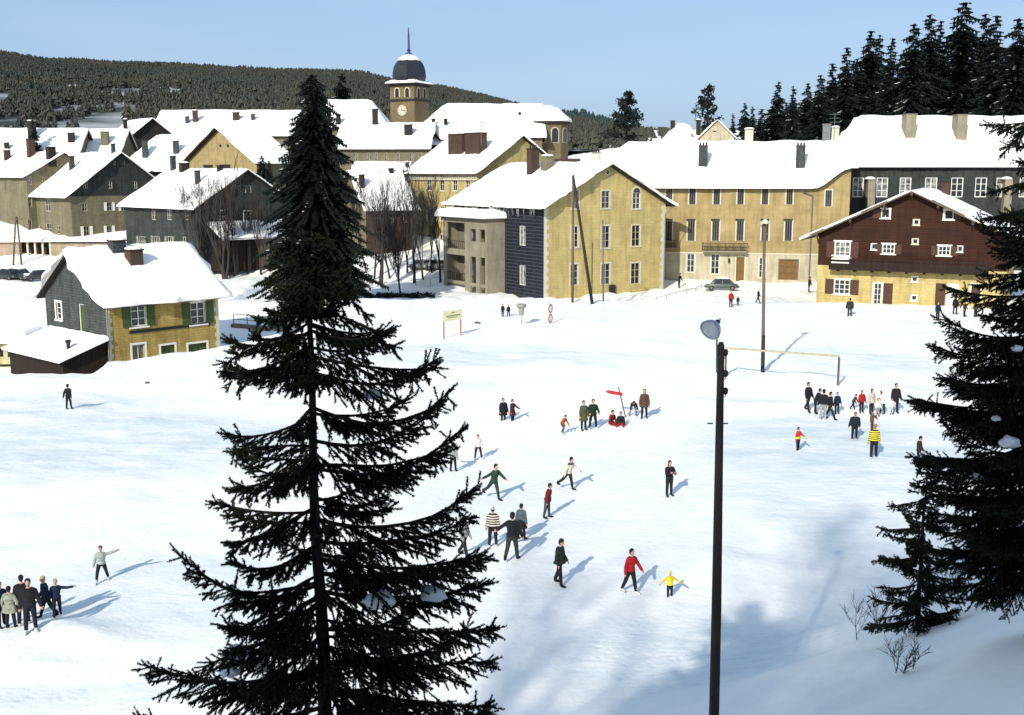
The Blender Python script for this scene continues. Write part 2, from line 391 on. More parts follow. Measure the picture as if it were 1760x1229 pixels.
class House:
    def __init__(h,name,label,cat,c,th,peak,zb,pr=None,pl=None,La=None,Lb=None,gable='R',oe=.55,og=.5,snow=.29,
                 hip=(None,None),lift=None,shed=None,group=None,flat=False,wavy=.12):
        h.th=R(th); px,py,Y=c; E=at(px,py,Y); h.ze_w=E.z; h.zb_w=zb; h.O=Vector((E.x,E.y,0))
        h.u=Vector((math.cos(h.th),math.sin(h.th),0)); h.w=Vector((-math.sin(h.th),math.cos(h.th),0))
        h.La=La if La else h._solve(h.u,pr,E.z); h.Lb=Lb if Lb else h._solve(h.w,pl,E.z)
        h.E=empty(name,(E.x,E.y,zb),h.th,label,cat,group); h.zb=zb; h.ze=E.z-zb; h.gable=gable
        mid=h.O+(h.u*(h.La/2) if gable=='R' else h.w*(h.Lb/2))
        h.zr=(row_z(peak,mid.y)-zb) if peak is not None else h.ze
        half=(h.La if gable=='R' else h.Lb)/2; h.sl=(h.zr-h.ze)/half; h.half=half
        h.hip=hip; h.lift=lift; h.snowt=snow; h.oe=oe; h.og=og; h.ops={'u':[],'w':[],'U':[],'W':[]}; h.wavy=wavy
    def _solve(h,d,px,z):
        k=(px-880)/FPX; c=(CAMZ-z)*SP
        return (k*(h.O.y*CP+c)-h.O.x)/(d.x-k*d.y*CP)
    def roofz(h,x,y):
        if h.gable=='R': z=h.zr-h.sl*abs(x-h.half); a,L=y,h.Lb
        else: z=h.zr-h.sl*abs(y-h.half); a,L=x,h.La
        if h.hip[0]: z=min(z,h.ze+h.hip[0]*a)
        if h.hip[1]: z=min(z,h.ze+h.hip[1]*(L-a))
        if h.lift: z+=h.lift(x,y,h)
        return z
    def local(h,side,px,py):
        """pixel -> (s,z) on that wall"""
        a=(px-W/2)/FPX; v=(py-HH/2)/FPX; d=Vector((a,CP-v*SP,-SP-v*CP)); C=Vector((0,0,CAMZ))
        n=h.w if side=='u' else h.u
        t=((h.O-C).dot(n)-(0))/d.dot(n); P=C+d*t; q=P-h.O
        return (q.dot(h.u) if side=='u' else q.dot(h.w)), P.z-h.zb
    def P(h,side,s,z,d=0):
        """wall coords -> local xyz; d = distance out of the wall"""
        if side=='u': return Vector((s,-d,z))
        if side=='w': return Vector((-d,s,z))
        if side=='U': return Vector((s,h.Lb+d,z))
        return Vector((h.La+d,s,z))
    def quad_solid(h,mb,side,s0,s1,z0,z1,d0,d1,mi=0):
        v=[h.P(side,s,z,d) for d in (d0,d1) for s,z in ((s0,z0),(s1,z0),(s1,z1),(s0,z1))]
        f=[(0,1,2,3),(7,6,5,4),(0,4,5,1),(1,5,6,2),(2,6,7,3),(3,7,4,0)]
        mb.add(v,f,mi)
    def win(h,side,px,py,wp,hp,frame='white',glass='glass',cols=2,rows=3,shut=None,sw=.55,surround='trim',sill=True,kind='window',door=None,fw=.07,only=None,rec=.16,rat=None):
        s0,_=h.local(side,px-wp/2,py); s1,_=h.local(side,px+wp/2,py)
        _,zt=h.local(side,px,py-hp/2); _,zb=h.local(side,px,py+hp/2)
        if s0>s1: s0,s1=s1,s0
        zb=max(zb,.05); zt=max(zt,zb+.3)
        h.opening(side,s0,s1,zb,zt,frame,glass,cols,rows,shut,sw,surround,sill,kind,door,fw,only,rec)
    def opening(h,side,s0,s1,zb,zt,frame='white',glass='glass',cols=2,rows=3,shut=None,sw=.55,surround='trim',sill=True,kind='window',door=None,fw=.07,only=None,rec=.16):
        h.ops[side].append((s0,s1,zb,zt))
        w,hh=s1-s0,zt-zb; mb=MB()
        if surround:
            t=min(.16,w*.18); k=.03
            h.quad_solid(mb,side,s0-t,s0,zb-.02,zt+t,0,k,1); h.quad_solid(mb,side,s1,s1+t,zb-.02,zt+t,0,k,1); h.quad_solid(mb,side,s0,s1,zt,zt+t,0,k,1)
            if sill: h.quad_solid(mb,side,s0-t-.05,s1+t+.05,zb-.14,zb-.022,0,.1,1)
        g=-rec+.05; fw=min(fw,w*.12)
        for a,b,c,d in ((s0,s0+fw,zb,zt),(s1-fw,s1,zb,zt),(s0+fw,s1-fw,zb,zb+fw),(s0+fw,s1-fw,zt-fw,zt)): h.quad_solid(mb,side,a,b,c,d,g-.03,g+.03)
        for i in range(1,cols):
            x=s0+w*i/cols; q=fw*.45; h.quad_solid(mb,side,x-q,x+q,zb+fw,zt-fw,g-.02,g+.022)
        for j in range(1,rows):
            z=zb+hh*j/rows; q=fw*.3; h.quad_solid(mb,side,s0+fw,s1-fw,z-q,z+q,g-.018,g+.018)
        fr=mb.build(kind,[M[frame],M[surround or 'trim']],h.E)
        mp=MB(); h.quad_solid(mp,side,s0+.005,s1-.005,zb+.005,zt-.005,g-.09,g-.045)
        mp.build('panel' if door else 'pane',M[door or glass],fr)
        if shut:
            sides=only or (-1,1)
            for sd in sides:
                a=s0-.03-w*sw if sd<0 else s1+.03; b=a+w*sw
                ms=MB(); h.quad_solid(ms,side,a,b,zb-.02,zt+.02,.035,.075)
                for zz in (zb+hh*.15,zb+hh*.8): h.quad_solid(ms,side,a+.03,b-.03,zz,zz+.08,.075,.095)
                ms.build('shutter',M[shut],h.E)
    def trimbox(h,name,side,px0,px1,py0,py1,d0,d1,m):
        s0,za=h.local(side,px0,py0); s1,_=h.local(side,px1,py0); _,z1=h.local(side,(px0+px1)/2,py1)
        if s0>s1: s0,s1=s1,s0
        z0,z1=min(za,z1),max(za,z1)
        mb=MB(); h.quad_solid(mb,side,s0,s1,z0,z1,d0,d1); return mb.build(name,M[m],h.E,uvbox=True)
    def wall(h,side,m,split=None,split_z=None):
        """split: [(z below which material 2 applies, mat)]"""
        L=h.La if side in 'uU' else h.Lb; ops=h.ops[side]
        cu={0,L}; cz={0.0}
        if (side in 'uU' and h.gable=='R') or (side in 'wW' and h.gable=='L'): cu.add(L/2)
        if h.lift: cu|=set(np.linspace(0,L,24))
        for k,hp in enumerate(h.hip):
            pass
        for a,b,c,d in ops: cu|={a,b}; cz|={c,d}
        if split_z: cz.add(split_z)
        cu=sorted(x for x in cu if -1e-6<=x<=L+1e-6); top=max(h.zr,h.ze)+12
        cz=sorted(cz)+[top]
        def rt(s):
            x,y={'u':(s,0),'w':(0,s),'U':(s,h.Lb),'W':(h.La,s)}[side]; return h.roofz(x,y)-.09
        V=[];F=[];UV=[];MI=[]
        def face(pts,mi):
            k=len(V); V.extend(p for p,_ in pts); F.append(tuple(range(k,k+len(pts)))); UV.append([q for _,q in pts]); MI.append(mi)
        for a,b in zip(cu,cu[1:]):
            if b-a<1e-5: continue
            for c,d in zip(cz,cz[1:]):
                mu,mz=(a+b)/2,(c+d)/2
                if any(o[0]<mu<o[1] and o[2]<mz<o[3] for o in ops): continue
                pl=[(a,c),(b,c),(b,d),(a,d)]
                ta,tb=rt(a),rt(b); f=lambda p:(ta+(tb-ta)*(p[0]-a)/(b-a))-p[1]
                out=[]
                for i in range(4):
                    p,q=pl[i],pl[(i+1)%4]; fp,fq=f(p),f(q)
                    if fp>=0: out.append(p)
                    if fp*fq<0: t=fp/(fp-fq); out.append((p[0]+(q[0]-p[0])*t,p[1]+(q[1]-p[1])*t))
                if len(out)>=3: face([(h.P(side,s,z),(s,z+h.zb)) for s,z in out],1 if (split_z and mz<split_z) else 0)
        for a,b,c,d in ops:   # reveals
            for (s0,z0),(s1,z1) in (((a,c),(b,c)),((b,c),(b,d)),((b,d),(a,d)),((a,d),(a,c))):
                face([(h.P(side,s0,z0),(s0,z0)),(h.P(side,s1,z1),(s1,z1)),(h.P(side,s1,z1,-.3),(s1+.3,z1)),(h.P(side,s0,z0,-.3),(s0+.3,z0))],0)
        ms=[M[m]]+([M[split]] if split else [])
        return mesh_obj('wall',V,F,ms,h.E,uv=UV,midx=MI if split else None)
    def roof(h,step=.8):
        ox,oy=(h.oe,h.og) if h.gable=='R' else (h.og,h.oe)
        if h.hip[0] or h.hip[1]: ox=oy=h.oe
        x0,x1,y0,y1=-ox,h.La+ox,-oy,h.Lb+oy; ex=[h.La/2] if h.gable=='R' else []; ey=[h.Lb/2] if h.gable=='L' else []
        if h.hip[0] or h.hip[1] or h.lift:
            cx=grid(x0,x1,.7,ex,False); cy=grid(y0,y1,.7,ey,False)
        else: cx=sorted([x0,x1]+ex); cy=sorted([y0,y1]+ey)
        r=heightslab('roof',cx,cy,h.roofz,lambda x,y:h.roofz(x,y)-.18,M['soffit'],h.E)
        if h.snowt:
            sx=grid(x0-.06,x1+.06,step,ex); sy=grid(y0-.06,y1+.06,step,ey); sd=random.random()*50
            def edge(x,y):
                d=min(x-x0+.06,x1+.06-x,y-y0+.06,y1+.06-y); t=max(0,min(1,d/.32)); return math.sqrt(max(0,1-(1-t)**2))
            def zt(x,y):
                nn=noise.noise(Vector((x*.35+sd,y*.35,h.zb)))+.5*noise.noise(Vector((x*1.1+sd,y*1.1,2)))
                z=h.roofz(x,y); rd=0
                if h.gable=='R': rd=max(0,.5-abs(x-h.half))*h.sl
                else: rd=max(0,.5-abs(y-h.half))*h.sl
                return z+.03+edge(x,y)*(h.snowt*(1+.5*nn)-rd*.5)
            def sh(x,y):
                wv=h.wavy*(1+2.2*noise.noise(Vector((x*.45+sd,y*.45,9)))+1.1*noise.noise(Vector((x*1.4+sd,y*1.4,4))))
                X,Y=x,y
                if x-x0<.05: X-=wv
                if x1-x<.05: X+=wv
                if y-y0<.05: Y-=wv
                if y1-y<.05: Y+=wv
                return X,Y
            heightslab('roof_snow',sx,sy,zt,lambda x,y:h.roofz(x,y)+.004-(.06 if edge(x,y)<.3 else 0),SNOW,h.E,True,sh)
        return r
    def hit(h,px,py,Yf=None):
        a=(px-W/2)/FPX; v=(py-HH/2)/FPX; d=Vector((a,CP-v*SP,-SP-v*CP)); C=Vector((0,0,CAMZ)); t=h.O.y*.85
        while t<h.O.y*1.35:
            P=C+d*t; q=P-h.O; x,y=q.dot(h.u),q.dot(h.w)
            if -h.oe-.1<=x<=h.La+h.oe+.1 and -h.oe-.1<=y<=h.Lb+h.oe+.1 and P.z-h.zb<h.roofz(x,y)+h.snowt*.5: return Vector((x,y,h.roofz(x,y)))
            t+=.1
        P=C+d*((Yf or h.O.y+h.half)/d.y); q=P-h.O; x,y=q.dot(h.u),q.dot(h.w)
        if h.gable=='R': x=min(max(x,0),h.La); y=min(max(y,.5),h.Lb)
        else: y=h.half; x=min(max(x,0.5),h.La)
        return Vector((x,y,h.roofz(x,y)))
    def chimney(h,px,pt,pb,wpx,m='brick',pots=0,dep=.8,snow=True,ridge=False,cap='concrete'):
        p=h.hit(px,pb)
        if ridge:
            if h.gable=='R':
                x=h.half; best=min(np.linspace(.5,h.Lb-.5,60),key=lambda y:abs(h.px_of(x,y,h.roofz(x,y))-px)); p=Vector((x,best,h.roofz(x,best)))
            else:
                y=h.half; best=min(np.linspace(.5,h.La-.5,60),key=lambda x:abs(h.px_of(x,y,h.roofz(x,y))-px)); p=Vector((best,y,h.roofz(best,y)))
        Yw=(h.O+h.u*p.x+h.w*p.y).y; w=wpx/scl(Yw,p.z+h.zb); zt=row_z(pt,Yw)-h.zb; dp=w*dep; zt=max(zt,p.z+.7)
        mb=MB(); a,b=p.x,p.y
        mb.box((a-w/2,b-dp/2,p.z-1.2),(a+w/2,b+dp/2,zt-.12))
        o=mb.build('chimney',M[m],h.E,uvbox=True)
        mb=MB(); mb.box((a-w/2-.08,b-dp/2-.08,zt-.12),(a+w/2+.08,b+dp/2+.08,zt)); mb.build('cap',M[cap],o)
        for i in range(pots):
            q=a-w/2+w*(i+.5)/pots; mb=MB(); mb.lathe([(.11,0),(.13,.05),(.1,.35),(.12,.4)],8,(q,b,zt)); mb.build('chimney_pot',M['brick'],o,uvbox=True)
        if snow and not pots:
            mb=MB(); mb.lathe([(.62*max(w,dp),0),(.6*max(w,dp),.1),(.4*max(w,dp),.2),(.1,.24)],10,(a,b,zt)); mb.build('snow_cap',SNOW,o,True)
        return o
    def px_of(h,x,y,z):
        P=h.O+h.u*x+h.w*y; return 880+FPX*P.x/(P.y*CP+(CAMZ-z-h.zb)*SP)
# ------------------------------------------------------------------ the houses, one by one
def cottage():
    h=House('cottage','small ochre cottage with green shutters, grey slate gable and thick snow on the roof','cottage',(181,517,84),48,434,-1.6,pr=374,pl=77,gable='L',oe=.6,og=.45,snow=.5,wavy=.28)
    for x,y,w,hh in ((238,541,26,40),(340,538,25,38)): h.win('u',x,y,w,hh,cols=2,rows=3,shut='green',sw=.55,surround='white',fw=.09)
    h.win('u',239,615,22,46,frame='trim',door='gshut',cols=2,rows=1,surround='white',kind='door',sill=False)
    h.win('u',289,610,24,34,frame='green',door='green',cols=2,rows=1,surround='white',sill=False)
    h.win('u',340,606,32,32,frame='green',door='green',cols=2,rows=1,surround='white',sill=False)
    h.trimbox('string_course','u',222,362,569,566,.0,.07,'dark')
    h.win('w',101,534,9,29,cols=1,rows=3,surround='white')
    h.win('w',141,549,10,52,frame='white',door='green',cols=1,rows=1,kind='door',sill=False,surround=None)
    h.wall('u','ochre'); h.wall('w','slate'); h.wall('U','ochre'); h.wall('W','stone')
    for sd in (0,1):
        mb=MB(); zz=.0
        while zz<h.ze-.4:
            L=.42 if int(zz/.35)%2 else .28
            h.quad_solid(mb,'u',*((.0,L) if sd==0 else (h.La-L,h.La)),zz,zz+.35,0,.02); zz+=.35
        mb.build('corner_stones',M['trim'],h.E)
    h.roof(.5)
    h.chimney(231,428,457,24,'brick',dep=.8,cap='dark'); h.chimney(202,412,437,24,'slate',cap='dark',dep=.7)
    mb=MB()   # gutter pipe
    mb.tube([(0-.1,-.55,h.ze-.35),(.02,-.12,h.ze-.9),(.02,-.12,0)],.05); mb.build('drainpipe',M['metal'],h.E)
    # lean-to shed against the gable
    O=h.O; Ls=4.4; D=3.6
    e=empty('lean_to_shed',(0,0,0),0,'dark boarded lean-to shed with a snow covered sloping roof against the slate gable','shed')
    e.matrix_world=h.E.matrix_world.copy()
    e.location=(h.O.x,h.O.y,h.zb); e.rotation_euler=(0,0,h.th)
    zr0=h.local('w',150,578)[1]; z_lo=zr0-2.1
    ys=(.15,h.Lb*.92)
    rz=lambda x,y: zr0+.05+(x/3.6)*1.15
    V=[(-D,ys[0],0),(-.02,ys[0],0),(-.02,ys[0],rz(0,0)-.1),(-D,ys[0],rz(-D,0)-.1),(-D,ys[1],0),(-.02,ys[1],0),(-.02,ys[1],rz(0,0)-.1),(-D,ys[1],rz(-D,0)-.1)]
    o=mesh_obj('wall',V,[(0,1,2,3),(4,0,3,7),(5,4,7,6)],M['dwood'],e); boxuv(o)
    heightslab('roof',[-D-.4,-.01],[ys[0]-.35,ys[1]+.2],rz,lambda x,y:rz(x,y)-.12,M['soffit'],e)
    x0,x1,y0,y1=-D-.5,-.03,ys[0]-.45,ys[1]+.3
    def ed(x,y):
        d=min(x-x0,y-y0,y1-y,(x1-x)+.2); t=max(0,min(1,d/.35)); return math.sqrt(max(0,1-(1-t)**2))
    heightslab('roof_snow',grid(x0,x1,.35),grid(y0,y1,.35),lambda x,y:rz(x,y)+.03+ed(x,y)*(.30+.18*noise.noise(Vector((x*.9,y*.9,4)))),lambda x,y:rz(x,y)+.004,SNOW,e,True)
    mb=MB(); mb.lathe([(.14,0),(.14,.75),(.22,.8),(.22,.95),(.1,1.0)],10,(-D*.72,ys[0]+1.0,rz(-D*.72,0)))
    mb.build('stove_pipe',M['dark'],e)
    return h

def corner_house():
    h=House('corner_house','three storey cream gabled house with a navy clad side and round gable opening','house',(935,351,130),34,281,-.8,pr=1144,pl=780,gable='R',oe=.9,og=.8,snow=.42,wavy=.3)
    for x,y,w,hh in ((989,343,11,32),(988,407,12,36),(987,472,13,36),(1041,343,14,30),(1041,407,14,38),(1041,471,15,36),(1093,405,14,36),(1092,470,15,36)):
        h.win('u',x,y,w,hh,cols=2,rows=3,fw=.065,frame='trim',glass='glass',sill=(y<460))
    h.win('u',1094,345,13,28,cols=2,rows=3,kind='arched_window')
    s0,za=h.local('u',1087,331); s1,_=h.local('u',1101,331)   # round head over it
    mb=MB(); c=(s0+s1)/2; r=(s1-s0)/2
    N=12; pts=[(c+(r+.16)*math.cos(math.pi*i/N),za-.0+(r+.16)*math.sin(math.pi*i/N)) for i in range(N+1)]
    V=[h.P('u',s,z,.04) for s,z in pts]+[h.P('u',s,z,0) for s,z in pts]
    mb.add(V,[tuple(range(N+1))]+[(i,i+N+1,i+N+2,i+1) for i in range(N)],0)
    pts=[(c+r*.85*math.cos(math.pi*i/N),za+r*.85*math.sin(math.pi*i/N)) for i in range(N+1)]
    mb.add([h.P('u',s,z,.05) for s,z in pts],[tuple(range(N+1))],1); mb.build('arch_head',[M['trim'],M['glass']],h.E)
    s,z=h.local('u',1044,296); mb=MB()
    for rr,dd,mi in ((.33,.05,0),(.22,.07,1)):
        mb.add([h.P('u',s+rr*math.cos(t*math.pi/8),z+rr*1.2*math.sin(t*math.pi/8),dd) for t in range(16)]+[h.P('u',s+rr*math.cos(t*math.pi/8),z+rr*1.2*math.sin(t*math.pi/8),0) for t in range(16)],[tuple(range(16))]+[(i,16+i,16+(i+1)%16,(i+1)%16) for i in range(16)],mi)
    mb.build('round_window',[M['trim'],M['glass']],h.E)
    for x,y in ((898,405),(898,473)): h.win('w',x,y,11,34,cols=2,rows=1,frame='white',glass='curtain',surround=None)
    h.wall('u','cream'); h.wall('w','navy'); h.wall('U','cream'); h.wall('W','cream')
    for sd in (0,1):
        mb=MB(); zz=0
        while zz<h.ze-.6:
            L=.7 if int(zz/.5)%2 else .45
            h.quad_solid(mb,'u',*((.0,L) if sd==0 else (h.La-L,h.La)),zz,zz+.5,0,.025); zz+=.5
        mb.build('corner_stones',M['trim'],h.E)
    h.roof(.6)
    h.chimney(916,255,298,17,'brick',pots=3,cap='dark'); h.chimney(941,268,294,17,'stone',cap='concrete',dep=.9)
    mb=MB(); 
    mb.tube([(h.La+.9,-.5,h.ze-.5),(h.La-.1,-.16,h.ze-1.6),(h.La-.12,-.16,.2)],.07); mb.build('drainpipe',M['metal'],h.E)
    mb=MB()   # exposed ridge tiles
    mb.tube([(h.half,3.2+h.Lb*.12,h.zr+.45),(h.half,h.Lb*.62,h.zr+.45)],.2,8); mb.build('ridge_tiles',M['brick'],h.E,uvbox=True)
    mb=MB(); s,z=h.local('u',1051,498); h.quad_solid(mb,'u',s-.4,s+.4,z-.5,z+.6,0,.3); mb.build('meter_box',M['dark'],h.E)
    mb=MB(); s,z=h.local('u',1035,440); mb.tube([h.P('u',s-1.6,h.zb*0+6.8,.06),h.P('u',s-1.6,0.1,.06)],.05); mb.build('wall_pipe',M['lpole'],h.E)
    mb=MB(); rs=random.Random(3)   # icicles under the left eave
    for i in range(46):
        y=rs.uniform(.5,h.Lb*.8); l=rs.uniform(.25,1.0); x=-h.oe-.02; z=h.roofz(x,y)-.1; mb.tube([(x,y,z),(x+rs.uniform(-.03,.03),y,z-l)],[.06,.008],5)
    tag(mb.build('icicles',mat('ice_grey',(.38,.42,.42),(.22,.26,.27),3,.3,.1),h.E),kind='stuff')
    # loggia annex standing against the navy side
    s0,_=h.local('w',868,440); s1,_=h.local('w',800,440)
    dpt=2.6; zt=h.local('w',840,374)[1]
    ys0,ys1=s0,s1+1.2
    e=empty('loggia_annex',(h.O.x,h.O.y,h.zb),h.th,'grey concrete two storey loggia with thick snow cap beside navy cladding','annex')
    mb=MB(); X0=-dpt
    # front face (x=X0) with openings along y, built from piers and bands
    def pier(a,b,z0,z1): mb.box((X0,a,z0),(X0+.28,b,z1))
    L=ys1-ys0; f=lambda t: ys0+L*t
    zf=[0,zt*.11,zt*.155,zt*.50,zt*.58,zt*.93,zt]
    for a,b in ((0,.05),(.17,.25),(.38,.50),(.93,1)): pier(f(a),f(b),0,zt)
    for a,b in ((.05,.17),(.25,.38),(.50,.93)):
        pier(f(a)+.002,f(b)-.002,zf[1],zf[2]); pier(f(a)+.002,f(b)-.002,zf[3],zf[4]); pier(f(a)+.002,f(b)-.002,zf[5],zf[6]-.002)
    for a,b in ((.05,.17),(.25,.38)):
        pier(f(a)+.003,f(b)-.003,zf[4]+.002,zt*.70); pier(f(a)+.003,f(b)-.003,zt*.86,zf[5]-.002)
    mb.box((X0+.28,ys0,0),(-.02,ys0+.25,zt)); mb.box((X0+.28,ys1-.25,0),(-.02,ys1,zt))
    mb.box((X0+.281,ys0+.251,zf[3]+.1),(-.03,ys1-.251,zf[4]-.1))
    mb.build('frame',M['concrete'],e,uvbox=True)
    mb=MB(); mb.box((-.5,ys0+.26,.05),(-.35,ys1-.26,zt-.1)); mb.build('back_wall',M['gshut'],e)
    for z0 in (zf[2],zf[4]):
        mb=MB(); 
        for i in range(9):
            y=f(.5)+(f(.93)-f(.5))*(i+.5)/9; mb.tube([(X0+.14,y,z0),(X0+.14,y,z0+1.0)],.025,5)
        mb.tube([(X0+.14,f(.5),z0+1.0),(X0+.14,f(.93),z0+1.0)],.035,6); mb.build('railing',M['dark'],e)
    for t in (.62,.78):
        for zz in (zf[2],zf[4]):
            mb=MB(); mb.box((-.56,f(t)-.5,zz+.1),(-.51,f(t)+.5,zz+2.6)); mb.build('door',M['curtain'],e)
    x0,x1,y0,y1=X0-.6,-.02,ys0-.2,ys1+.6; rz=lambda x,y: zt+.12
    heightslab('roof',[x0,x1],[y0,y1],rz,lambda x,y:zt+.003,M['soffit'],e)
    def ed(x,y):
        d=min(x-x0+.25,y-y0+.25,y1+.25-y); t=max(0,min(1,d/.8)); return math.sqrt(max(0,1-(1-t)**2))
    heightslab('roof_snow',grid(x0-.25,x1,.3),grid(y0-.25,y1+.25,.3),lambda x,y:zt+.15+ed(x,y)*(.95+.15*noise.noise(Vector((x,y,1)))),lambda x,y:zt+.124-(.12 if ed(x,y)<.1 else 0),SNOW,e,True)

def long_block():
    def lift(x,y,h):
        t=sstep(h.La*.865,h.La*1.0,x); 
        return 2.6*t*(1-min(1,max(0,y/h.half)))  if y<h.half else 0
    h=House('long_apartment_block','long three storey tan building with rows of louvred shutters, balcony and pale ground floor','building',(1004,316,149.5),-12,247,-.3,pr=1462,Lb=16,gable='L',oe=.7,og=.5,snow=.45,hip=(1.1,None),lift=lift,wavy=.2)
    for x in (1150,1190,1232,1273,1315,1357): h.win('u',x,338,11,27,frame='gshut',glass='glass',cols=3,rows=1,surround='trim',sill=False,rec=.1)
    for x in (1149,1188,1230,1272,1315,1355):
        h.win('u',x,397,12,34,frame='gshut',glass='glass',cols=3,rows=1,surround='trim',sill=False,rec=.1)
        h.trimbox('lintel','u',x-8,x+7,379,376.5,0,.22,'dark')
    h.win('u',1424,341,11,28,frame='gshut',glass='glass',cols=3,rows=1,surround='trim',sill=False)
    for x,y,w,hh in ((1187,452,13,32),(1229,454,14,34),(1310,460,11,34)): h.win('u',x,y,w,hh,frame='white',glass='glass',cols=2,rows=3)
    h.win('u',1272,466,14,48,frame='door',door='door',cols=2,rows=2,kind='door',sill=False,surround='trim')
    h.win('u',1355,464,31,34,frame='door',door='door',cols=3,rows=3,kind='garage_door',sill=False,surround='gshut')
    zs=h.local('u',1300,436)[1]
    h.wall('u','tan','pale',zs); h.wall('w','tan'); h.wall('U','tan'); h.wall('W','tan')
    mb=MB(); h.quad_solid(mb,'u',.02,h.La-.02,zs-.09,zs+.09,.003,.07); mb.build('string_course',M['trim'],h.E)
    for a,b,y0 in ((1208,1284,431),(1146,1164,426)):
        s0,z=h.local('u',a,y0); s1,_=h.local('u',b,y0)
        e=MB(); h.quad_solid(e,'u',s0,s1,z-.1,z+.1,.08,1.2); bo=e.build('balcony',M['concrete'],h.E,uvbox=True)
        mb=MB(); n=int((s1-s0)/.16)
        for i in range(n+1):
            s=s0+(s1-s0)*i/n; mb.tube([h.P('u',s,z+.1,1.15),h.P('u',s,z+1.1,1.15)],.022 if i%6 else .05,5)
        for dz in (.2,.65,1.1): mb.tube([h.P('u',s0,z+dz,1.15),h.P('u',s1,z+dz,1.15)],.035,6)
        for s in (s0,s1): mb.tube([h.P('u',s,z+1.1,.1),h.P('u',s,z+1.1,1.15)],.035,6)
        mb.build('railing',M['dark'],bo)
    s,z=h.local('u',1397,330); mb=MB()
    mb.tube([h.P('u',s-1.4,z+.35,.6),h.P('u',s-1.1,z-.05,.3),h.P('u',s,z-.5,.12),h.P('u',s,.3,.12)],.085,8); mb.build('drainpipe',M['metal'],h.E)
    s,z=h.local('u',1253,447); mb=MB(); mb.box((s-.12,-.4,z-.3),(s+.12,-.16,z+.2)); mb.tube([(s,0,z+.3),(s,-.28,z+.3),(s,-.28,z+.2)],.03); mb.build('wall_lantern',M['dark'],h.E)
    h.roof(.8)
    h.chimney(1208,250,286,15,'slate',pots=3,cap='dark'); h.chimney(1375,250,290,15,'slate',pots=3,cap='dark')
    h.chimney(1284,222,246,14,'trim',ridge=True,dep=.7); h.chimney(1438,219,244,12,'trim',ridge=True,dep=.7); h.chimney(1420,213,240,13,'metal',ridge=True,dep=.6,snow=False)
    h.chimney(1010,262,276,13,'trim',pots=3,dep=.6)
    return h

def slate_block():
    h=House('slate_clad_hall','large slate clad block with white framed windows and snow roof behind the brown chalet','building',(1457,281,153),-2,203,1.0,pr=1900,Lb=18,gable='L',oe=.6,og=.5,snow=.5,hip=(2.0,None),wavy=.2)
    for x,w in ((1475,19),(1516,20),(1556,20),(1600,21),(1645,21),(1686,20),(1722,20),(1762,20)):
        h.win('u',x,322,w,34,frame='white',glass='glass' if x in (1645,1686) else 'curtain',cols=2,rows=3,surround=None,fw=.12)
    h.wall('u','dslate'); h.wall('w','dslate'); h.wall('U','dslate'); h.wall('W','dslate'); h.roof(.9)
    h.chimney(1561,196,232,17,'concrete',dep=1.6,snow=False,ridge=False); h.chimney(1648,197,234,17,'concrete',dep=1.6,snow=False)
    for px in (1493,1726):
        s,z0=h.local('u',px,345); _,z1=h.local('u',px,308)
        mb=MB(); mb.box((s-.5,-1.2,z0-9),(s+.5,-.3,z1)); o=mb.build('vent_stack',M['concrete'],h.E,uvbox=True)
        s,z1=h.local('u',px,308); mb=MB(); mb.lathe([(.75,0),(.72,.15),(.4,.32),(.1,.36)],10,(s,-.75,z1)); mb.build('snow_cap',SNOW,o,True)

